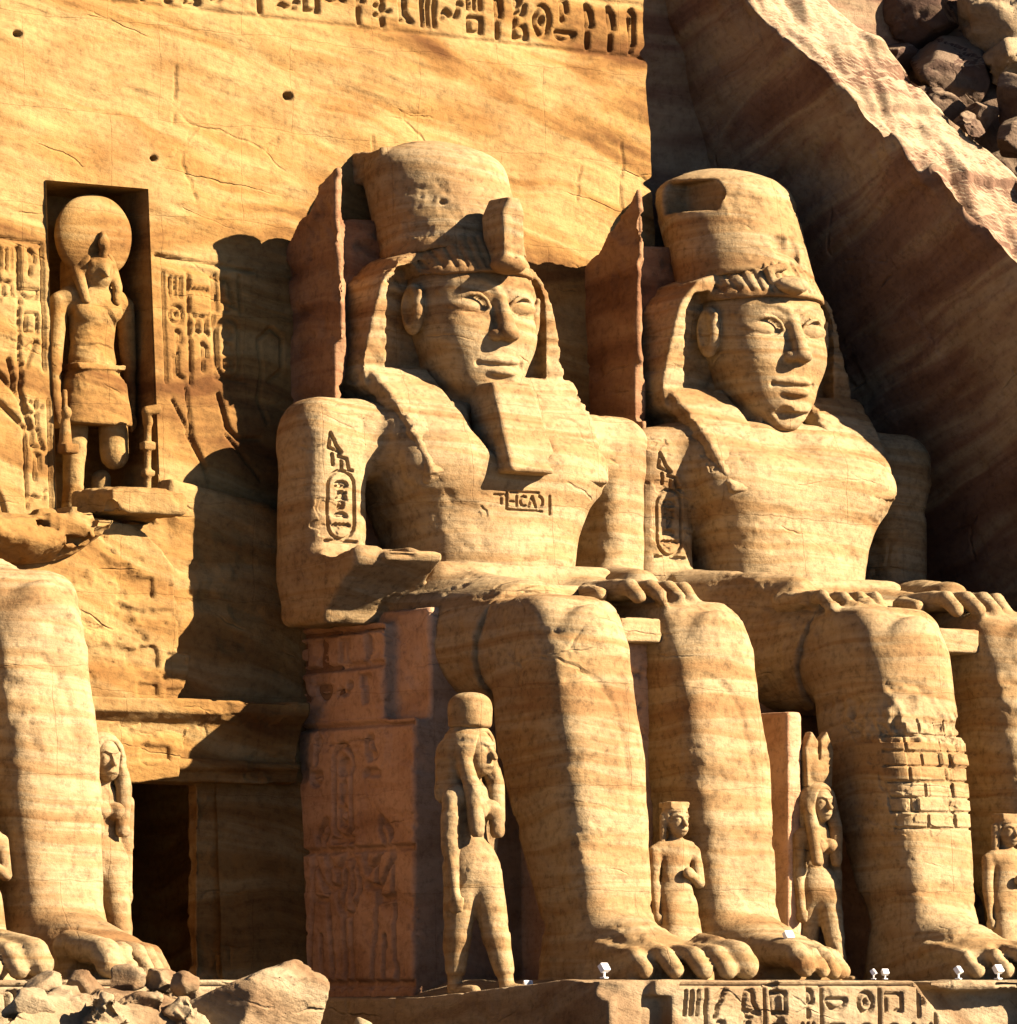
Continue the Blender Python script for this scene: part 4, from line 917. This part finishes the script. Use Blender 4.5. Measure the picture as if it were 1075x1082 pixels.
# ---------------------------------------------------------------- small standing figures
def standing(kind, Hh, seed):
    """returns {part: sculpt}; faces the front, feet at z=0, Hh sets the size"""
    s = Hh/5.0; h = max(.026, .033*s); P = {}
    fal, queen, prince = kind == 'falcon', kind == 'queen', kind == 'prince'
    zm = (lambda z: float(np.interp(z, [-1, 0, 1.35, 2.3, 2.8, 3.65, 3.78, 4.6, 5.6], [-1, 0, 1.75, 2.85, 3.4, 4.55, 4.70, 5.28, 6.3]))) if fal else (lambda z: z)
    wd = .74 if queen else .9 if prince else 1.0
    q = lambda x, o, z: (x*s*wd, o*s, zm(z)*s)        # places
    c = lambda *v: tuple(float(t)*s for t in v)        # sizes
    g = Sculpt((-1.3*s, -1.0*s, -.1*s), (1.3*s, 1.5*s, 6.2*s), h)
    if fal:
        g.add(Cone(q(-.36, 0, 2.3), q(-.38, -.1, .25), .31*s, .21*s), .05*s)
        g.add(Cone(q(.36, .2, 2.3), q(.38, .3, 1.15), .33*s, .29*s), .05*s)
        g.add(Cone(q(-.38, -.1, .12), q(-.38, .35, .1), .15*s, .13*s), .06*s)
        g.add(Cone(q(.36, -.2, .8), q(.38, -.25, .15), .2*s, .2*s), .05*s); g.add(Cone(q(.4, -.2, .1), q(.42, .3, .1), .16*s, .13*s), .05*s)
    else:
        st = .75 if queen else .12
        for sg, oo in ((-1, -.22), (1, st)):
            g.add(Cone(q(sg*.25, oo*.2, 2.45), q(sg*.25, oo*.62, 1.3), .34*s, .22*s), .06*s)
            g.add(Cone(q(sg*.25, oo*.62, 1.3), q(sg*.25, oo, .2), .215*s, .135*s), .04*s)
            g.add(Ell(q(sg*.25, oo*.8-.08, .95), c(.19, .2, .35)), .08*s)
            g.add(Cone(q(sg*.25, oo, .12), q(sg*.28, oo+.5, .09), .14*s, .12*s), .06*s)
    g.add(Cone(q(0, .05, 2.45), q(0, .05, 2.75), .5*s*wd, .42*s*wd, 1.15, .8), .15*s)
    g.add(Cone(q(0, .05, 2.8), q(0, .05, 3.65), .40*s*wd, .52*s*wd, 1.12, .72), .2*s)
    g.add(Cone(q(-.55, .02, 3.78), q(.55, .02, 3.78), .24*s, .24*s), .15*s)
    if fal:
        for sg in (-1, 1): g.add(Ell(q(sg*.28, .30, 3.55), c(.3, .2, .22)), .1*s)
        g.cut(Path([q(0, .48, 3.4), q(0, .44, 2.85)], .03*s, .05*s), .06*s)
    if queen:
        for sg in (-1, 1): g.add(Ell(q(sg*.26, .36, 3.5), c(.2, .2, .2)), .08*s)
    g.add(Cone(q(0, 0, 3.9), q(0, .02, 4.25), .22*s, .2*s), .1*s)
    for sg in (-1, 1):
        if prince and sg == 1:
            g.add(Cone(q(.80, 0, 3.7), q(.86, .15, 2.8), .2*s, .17*s), .08*s); g.add(Cone(q(.86, .15, 2.8), q(.25, .5, 3.05), .16*s, .13*s), .05*s)
            g.add(Ell(q(.15, .52, 3.08), c(.17, .15, .17)), .05*s)
        else:
            a = .88 if fal else .80
            g.add(Cone(q(sg*.78, 0, 3.7), q(sg*a, .0, 2.75), .2*s, .165*s), .08*s)
            g.add(Cone(q(sg*a, .0, 2.75), q(sg*(a-.02), .1, 1.95), .16*s, .12*s), .05*s)
            g.add(Ell(q(sg*(a-.02), .12, 1.74), c(.13, .18, .21)), .05*s)
            g.add(Cone(q(sg*(a-.06), .26, 1.82), q(sg*(a-.06), .24, 1.6), .05*s, .045*s), .03*s)
    if fal:
        g.add(Ell(q(0, .1, 4.6), c(.38, .44, .44)), .08*s)
        g.add(Cone(q(0, .42, 4.66), q(0, .64, 4.42), .19*s, .06*s), .08*s)
        for sg in (-1, 1): g.add(Ell(q(sg*.2, .42, 4.72), c(.09, .07, .07)), .03*s)
    else:
        g.add(Ell(q(0, .1, 4.6), c(.34, .4, .46)), .08*s); g.add(Ell(q(0, .28, 4.36), c(.24, .24, .24)), .1*s)
        g.add(Cone(q(0, .47, 4.66), q(0, .60, 4.48), .04*s, .075*s), .04*s); g.add(Ell(q(0, .47, 4.32), c(.13, .09, .05)), .03*s)
        for sg in (-1, 1):
            g.cut(Ell(q(sg*.17, .52, 4.64), c(.1, .1, .07)), .03*s); g.add(Ell(q(sg*.17, .41, 4.63), c(.08, .07, .045)), .01*s)
            g.add(Path([q(sg*.05, .5, 4.72), q(sg*.2, .46, 4.76), q(sg*.34, .32, 4.7)], .03*s), .03*s)
    P['body'] = g
    k = Sculpt((-1.2*s, -.9*s, .1*s), (1.2*s, 1.3*s, 3.6*s), h)
    if fal:
        k.add(Stack([(2.08*s, 0, .1*s, .84*s, .52*s), (2.9*s, 0, .08*s, .70*s, .47*s), (3.35*s, 0, .05*s, .6*s, .4*s)], p=2.8))
        k.add(Box((0, .06*s, 3.28*s), (.58*s, .43*s, .08*s), .05*s), .02*s)
        P['kilt'] = k
    elif prince:
        k.add(Stack([(.3*s, 0, .3*s, .86*s, .62*s), (1.4*s, 0, .2*s, .66*s, .52*s), (2.75*s, 0, .06*s, .55*s, .4*s)], p=2.8))
        P['robe'] = k
    else:
        # close-fitting dress down to the shins, slit where the leg strides out
        for sg, oo in ((-1, -.22), (1, st)):
            k.add(Cone(q(sg*.25, oo*.2, 2.4), q(sg*.25, oo*.66, 1.1), .365*s, .255*s), .10*s)
            k.add(Cone(q(sg*.25, oo*.66, 1.1), q(sg*.25, oo*.9, .5), .255*s, .19*s), .06*s)
        k.add(Ell(q(0, .06, 2.5), c(.50, .40, .62)), .15*s)
        P['dress'] = k
    w_ = Sculpt((-1.0*s, -.9*s, 3.0*s), (1.0*s, 1.1*s, 6.1*s), h)
    if prince:
        w_.add(Ell(q(0, .02, 4.72), c(.42, .45, .42)))
        w_.cut(Box(q(0, .55, 4.45), c(.8, .32, .38), .03*s), .05*s)
        w_.add(Cone(q(-.42, .0, 4.7), q(-.5, .05, 3.95), .15*s, .12*s), .05*s)
        w_.add(Box(q(0, -.02, 5.05), c(.34, .34, .10), .04*s), .05*s)
        P['hair'] = w_
    else:
        w_.add(Ell(q(0, -.02, 4.68), c(.52, .5, .5)))
        w_.add(Box(q(0, -.22, 4.2), c(.54, .3, .6), .2*s), .15*s)
        for sg in (-1, 1):
            if fal: w_.add(Path([q(sg*.42, .10, 4.6), q(sg*.42, .30, 4.15), q(sg*.36, .40, 3.72)], .13*s, .10*s), .06*s)
            else: w_.add(Path([q(sg*.46, .1, 4.6), q(sg*.50, .32, 4.0), q(sg*.40, .42, 3.1)], .19*s, .16*s), .06*s)
        w_.cut(Ell(q(0, .52, 4.5), c(.33, .36, .55)), .05*s)
        P['wig'] = w_
    return P
def statuette(kind, Hh, loc, label, cat, group=None, off=0., mat=None, crown=None, slab=None, name='standing_figure', amp=.3, rz=0.):
    s = Hh/5.0; root = tag(empty(name, loc), label, cat, group); root.rotation_euler = (0, 0, rz)
    for nm, g in standing(kind, Hh, 0).items(): finish(g, nm, mat or M_STAT, root, amp=amp*s, off=off)
    h = max(.028, .036*s)
    if crown == 'modius':
        g = Sculpt((-.8*s, -.7*s, 5.0*s), (.8*s, .8*s, 5.95*s), h)
        g.add(Stack([(5.05*s, 0, 0, .38*s, .40*s), (5.72*s, 0, 0, .43*s, .44*s)], p=2.3))
        for k in range(9):
            a = R(-100+k*40); g.cut(Path([(.46*s*math.sin(a), .46*s*math.cos(a), 5.15*s), (.5*s*math.sin(a), .5*s*math.cos(a), 5.68*s)], .05*s), .02)
        finish(g, 'crown', mat or M_STAT, root, amp=.3*s, off=off)
    if crown == 'plumes':
        g = Sculpt((-.8*s, -.5*s, 5.0*s), (.8*s, .5*s, 6.6*s), h)
        for sg in (-1, 1): g.add(Prism([(sg*.02*s, 5.0*s), (sg*.4*s, 5.0*s), (sg*.46*s, 6.0*s), (sg*.25*s, 6.45*s), (sg*.03*s, 6.2*s)], -.15*s, .15*s, .05*s))
        g.add(Ell((0, .12*s, 5.4*s), (.3*s, .12*s, .3*s)), .02)
        finish(g, 'crown', mat or M_STAT, root, amp=.3*s, off=off)
    if crown == 'disc':
        g = Sculpt((-1.1*s, -.7*s, 4.9*s), (1.1*s, .7*s, 7.1*s), h)
        g.add(Ell((0, .05*s, 6.0*s), (.90*s, .34*s, .88*s)))
        finish(g, 'sun_disc', mat or M_STAT, root, amp=.3*s, off=off)
        u = Sculpt((-.25*s, .1*s, 5.3*s), (.25*s, .9*s, 6.2*s), h*.8)
        u.add(Path([(0, .42*s, 5.5*s), (0, .55*s, 5.75*s), (0, .45*s, 6.0*s)], .1*s, .07*s)); u.add(Ell((0, .5*s, 5.8*s), (.14*s, .08*s, .16*s)), .03)
        finish(u, 'cobra', mat or M_STAT, root, amp=.2*s, off=off)
    if slab:
        x0, x1, o0, o1, z1 = slab
        g = Sculpt((x0, o0, -.5), (x1, o1, z1), .06); g.add(Box(((x0+x1)/2, (o0+o1)/2, z1/2-.25), ((x1-x0)/2, (o1-o0)/2, z1/2+.25), .06))
        finish(g, 'back_slab', M_THR, root, amp=.5, off=off)
    return root
G = 'small royal figures beside the legs of the kings'
# niche: falcon-headed god
statuette('falcon', 5.78, (-8.72, 1.95, 10.62), 'falcon-headed god with a sun disc standing in the niche above the door', 'statue', None, 3., crown='disc', name='falcon_god', amp=.3, mat=M_FAC)
statuette('queen', 5.95, (-4.65, -8.2, -.38), 'tall royal woman with tower crown standing by the throne of the bearded king', 'statue', G, 1., crown='modius', rz=.32)
statuette('prince', 3.9, (-.02, -9.6, 0.0), 'robed child figure standing between the shins of the bearded king', 'statue', G, 7., name='standing_figure')
statuette('queen', 4.55, (4.75, -8.6, -.1), 'narrow royal woman with tall twin plumes beside a reddish slab, left of the brick-patched shin', 'statue', G, 12., crown='plumes', slab=(-.85, -.42, -2.6, .0, 6.3))
statuette('prince', 3.75, (8.75, -10.6, 0.0), 'small figure with flat-topped head between the shins of the brick-patched king', 'statue', G, 15.)
statuette('queen', 5.1, (-14.6, -9.0, .0), 'slim royal woman lit from the front beside the left king\'s single visible leg', 'statue', G, 18.)
statuette('prince', 3.9, (S2X-.15, -9.7, 0.0), 'small robed figure cut by the left picture edge beside a big shin', 'statue', G, 21.)

# ---------------------------------------------------------------- things in the niche
def carved(name, prims, lo, hi, h, mat, label, cat, amp=.3, off=0., loc=(0, 0, 0)):
    g = Sculpt(lo, hi, h)
    for p_, k in prims: g.add(p_, k)
    return tag(finish(g, name, mat, None, amp=amp, off=off, loc=loc), label, cat)
carved('carved_sceptre', [(Path([(-7.75, -.95, 11.3), (-7.75, -.95, 13.2)], .09), 0), (Path([(-7.75, -.95, 13.1), (-7.9, -.75, 13.35), (-7.65, -.7, 13.4)], .12), .05), (Box((-7.75, -.95, 12.55), (.16, .14, .1), .03), .02), (Box((-7.75, -.95, 11.9), (.14, .13, .08), .03), .02)],
       (-8.1, -1.2, 11.1), (-7.4, -.4, 13.6), .04, M_FAC, 'slim carved sceptre beside the right hand side of the falcon god', 'carving', .1)
carved('carved_goddess', [(Cone((-10.0, -.9, 12.5), (-10.0, -.9, 13.0), .17, .12), 0), (Ell((-10.0, -.85, 13.2), (.13, .14, .16)), .03), (Path([(-10.0, -.9, 13.3), (-10.0, -.95, 13.7)], .06, .08), .02), (Box((-10.0, -.8, 12.35), (.2, .25, .12), .04), .04)],
       (-10.4, -1.3, 12.2), (-9.6, -.4, 13.9), .04, M_FAC, 'tiny seated goddess carving by the left hand side of the falcon god', 'carving', .1)

# ---------------------------------------------------------------- boulders above the cliff
BG = 'boulders on the slope above the cliff'
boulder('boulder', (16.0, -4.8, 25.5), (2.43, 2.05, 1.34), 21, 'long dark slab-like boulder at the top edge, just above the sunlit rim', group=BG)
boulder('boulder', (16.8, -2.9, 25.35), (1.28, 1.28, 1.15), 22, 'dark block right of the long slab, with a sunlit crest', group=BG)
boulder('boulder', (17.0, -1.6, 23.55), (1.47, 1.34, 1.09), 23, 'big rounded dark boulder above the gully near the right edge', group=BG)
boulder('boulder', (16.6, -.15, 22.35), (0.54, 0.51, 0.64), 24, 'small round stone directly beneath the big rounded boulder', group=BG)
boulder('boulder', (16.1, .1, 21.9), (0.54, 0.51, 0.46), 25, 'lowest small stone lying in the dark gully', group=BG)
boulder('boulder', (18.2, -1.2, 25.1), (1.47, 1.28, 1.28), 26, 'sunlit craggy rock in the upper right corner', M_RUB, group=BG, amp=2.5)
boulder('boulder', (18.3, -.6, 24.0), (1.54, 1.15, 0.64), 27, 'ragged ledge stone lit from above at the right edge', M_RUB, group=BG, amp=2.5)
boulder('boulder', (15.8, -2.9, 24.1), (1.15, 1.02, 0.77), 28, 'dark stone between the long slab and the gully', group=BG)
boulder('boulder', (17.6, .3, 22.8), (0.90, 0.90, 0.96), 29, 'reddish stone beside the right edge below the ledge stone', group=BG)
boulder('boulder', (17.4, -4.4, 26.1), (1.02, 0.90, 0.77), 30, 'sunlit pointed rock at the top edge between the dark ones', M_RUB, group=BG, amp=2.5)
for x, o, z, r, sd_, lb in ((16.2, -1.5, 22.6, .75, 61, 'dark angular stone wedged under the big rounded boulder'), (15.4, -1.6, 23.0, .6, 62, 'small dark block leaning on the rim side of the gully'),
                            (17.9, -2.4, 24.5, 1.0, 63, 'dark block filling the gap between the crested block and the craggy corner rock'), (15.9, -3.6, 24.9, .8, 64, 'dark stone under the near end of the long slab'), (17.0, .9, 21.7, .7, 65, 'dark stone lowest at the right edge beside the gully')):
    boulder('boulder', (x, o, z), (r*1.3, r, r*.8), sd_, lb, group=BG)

# ---------------------------------------------------------------- fallen rock in front
FG = 'fallen rocks before the broken king'
boulder('fallen_rock', (-17.1, 19.2, -1.05), (2.15, 1.7, 1.5), 41, 'largest smooth sunlit fallen rock at the bottom left, sloping down right', M_RUB, 'rock', FG, amp=.8, cuts=11, h=.06)
boulder('fallen_rock', (-20.6, 19.2, -1.25), (3.3, 1.8, 1.75), 42, 'broken jagged fallen rock at the lower left corner', M_RUB, 'rock', FG, amp=3.0, cuts=14, h=.07)
for i, (x, o, z, r, lb) in enumerate([(-20.2, 18.4, -.2, .42, 'angular chip lying on the jagged corner rock'), (-19.2, 18.2, -.1, .42, 'pale chip wedged between the toes and the smooth rock'), (-18.5, 18.3, .0, .38, 'cracked lump on the back of the smooth rock'),
                                      (-21.4, 18.6, -.2, .5, 'dark-sided lump near the left edge under the big foot'), (-19.7, 19.6, -.55, .45, 'block resting low against the smooth rock')]):
    boulder('fallen_rock', (x, o, z), (r*1.3, r, r*.8), 50+i, lb, M_RUB, 'rock', FG, amp=1.6, cuts=12, h=.04)
for x, o, z, r, sd_, lb in ((-19.0, 20.0, -.75, .55, 71, 'split lump in the dip between the two big fallen rocks'), (-21.0, 20.4, -.7, .6, 72, 'craggy lump low on the face of the jagged corner rock'), (-22.2, 19.8, -.5, .55, 73, 'lump cut by the left picture edge on the jagged corner rock'), (-18.3, 19.0, -.1, .34, 74, 'small chip against the shoulder of the smooth rock')):
    boulder('fallen_rock', (x, o, z), (r*1.3, r, r*.8), sd_, lb, M_RUB, 'rock', FG, amp=2.0, cuts=14, h=.045)
boulder('fallen_rock', (-14.55, 19.5, -1.1), (.32, .3, .42), 60, 'small rounded pale stone alone at the bottom edge', M_RUB, 'rock', None, amp=.5, h=.035)

# ---------------------------------------------------------------- small floodlights along the pedestals
def floodlight(loc, rz, label, s=1.0):
    root = tag(empty('floodlight', loc), label, 'floodlight', 'small white floodlights on the pedestals'); root.rotation_euler = (0, 0, rz)
    def bmbox(name, c, h, mat, rot=0., bev=.015):
        bm = bmesh.new(); bmesh.ops.create_cube(bm, size=1)
        bmesh.ops.scale(bm, vec=(h[0]*2*s, h[1]*2*s, h[2]*2*s), verts=bm.verts)
        bmesh.ops.bevel(bm, geom=bm.edges[:], offset=bev*s, segments=2, affect='EDGES')
        from mathutils import Matrix
        bmesh.ops.transform(bm, matrix=Matrix.Translation((c[0]*s, c[1]*s, c[2]*s)) @ Matrix.Rotation(rot, 4, 'X'), verts=bm.verts)
        me = bpy.data.meshes.new(name); bm.to_mesh(me); bm.free(); me.materials.append(mat); o_ = bpy.data.objects.new(name, me); COL.objects.link(o_); o_.parent = root
    bmbox('base', (0, 0, .02), (.10, .10, .02), M_WHT); bmbox('bracket', (0, 0, .13), (.03, .03, .11), M_WHT)
    bmbox('housing', (0, .0, .30), (.15, .09, .12), M_WHT, R(35)); bmbox('lens', (0, -.062*0+.075, .345), (.12, .012, .09), M_GLS, R(35), .004)
for i, (x, o, z, s, lb) in enumerate(FLOODS := [
    (-3.88, 9.4, -.32, .9, 'white floodlight on the brown ledge right of the royal woman with the tower crown'),
    (-5.4, 14.6, .02, 1.0, 'white floodlight at the near left corner of the carved pedestal'),
    (1.75, 14.7, .0, .7, 'first of two small white floodlights past the big toes of the bearded king'),
    (2.07, 14.7, .0, .7, 'second of two small white floodlights, farther from the big toes'),
    (4.28, 14.5, .0, .9, 'tilted white floodlight on the shaded pedestal ledge'),
    (5.41, 14.5, .0, 1.0, 'rightmost white floodlight, in front of the shaded big foot'),
    (.9, 12.7, .75, 1.0, 'upright white floodlight seen behind the left foot of the bearded king')]):
    floodlight((x, -o, z), R(180 + (-20, 15, 40, -10, 30, 10, 0)[i]), lb, s*.75)
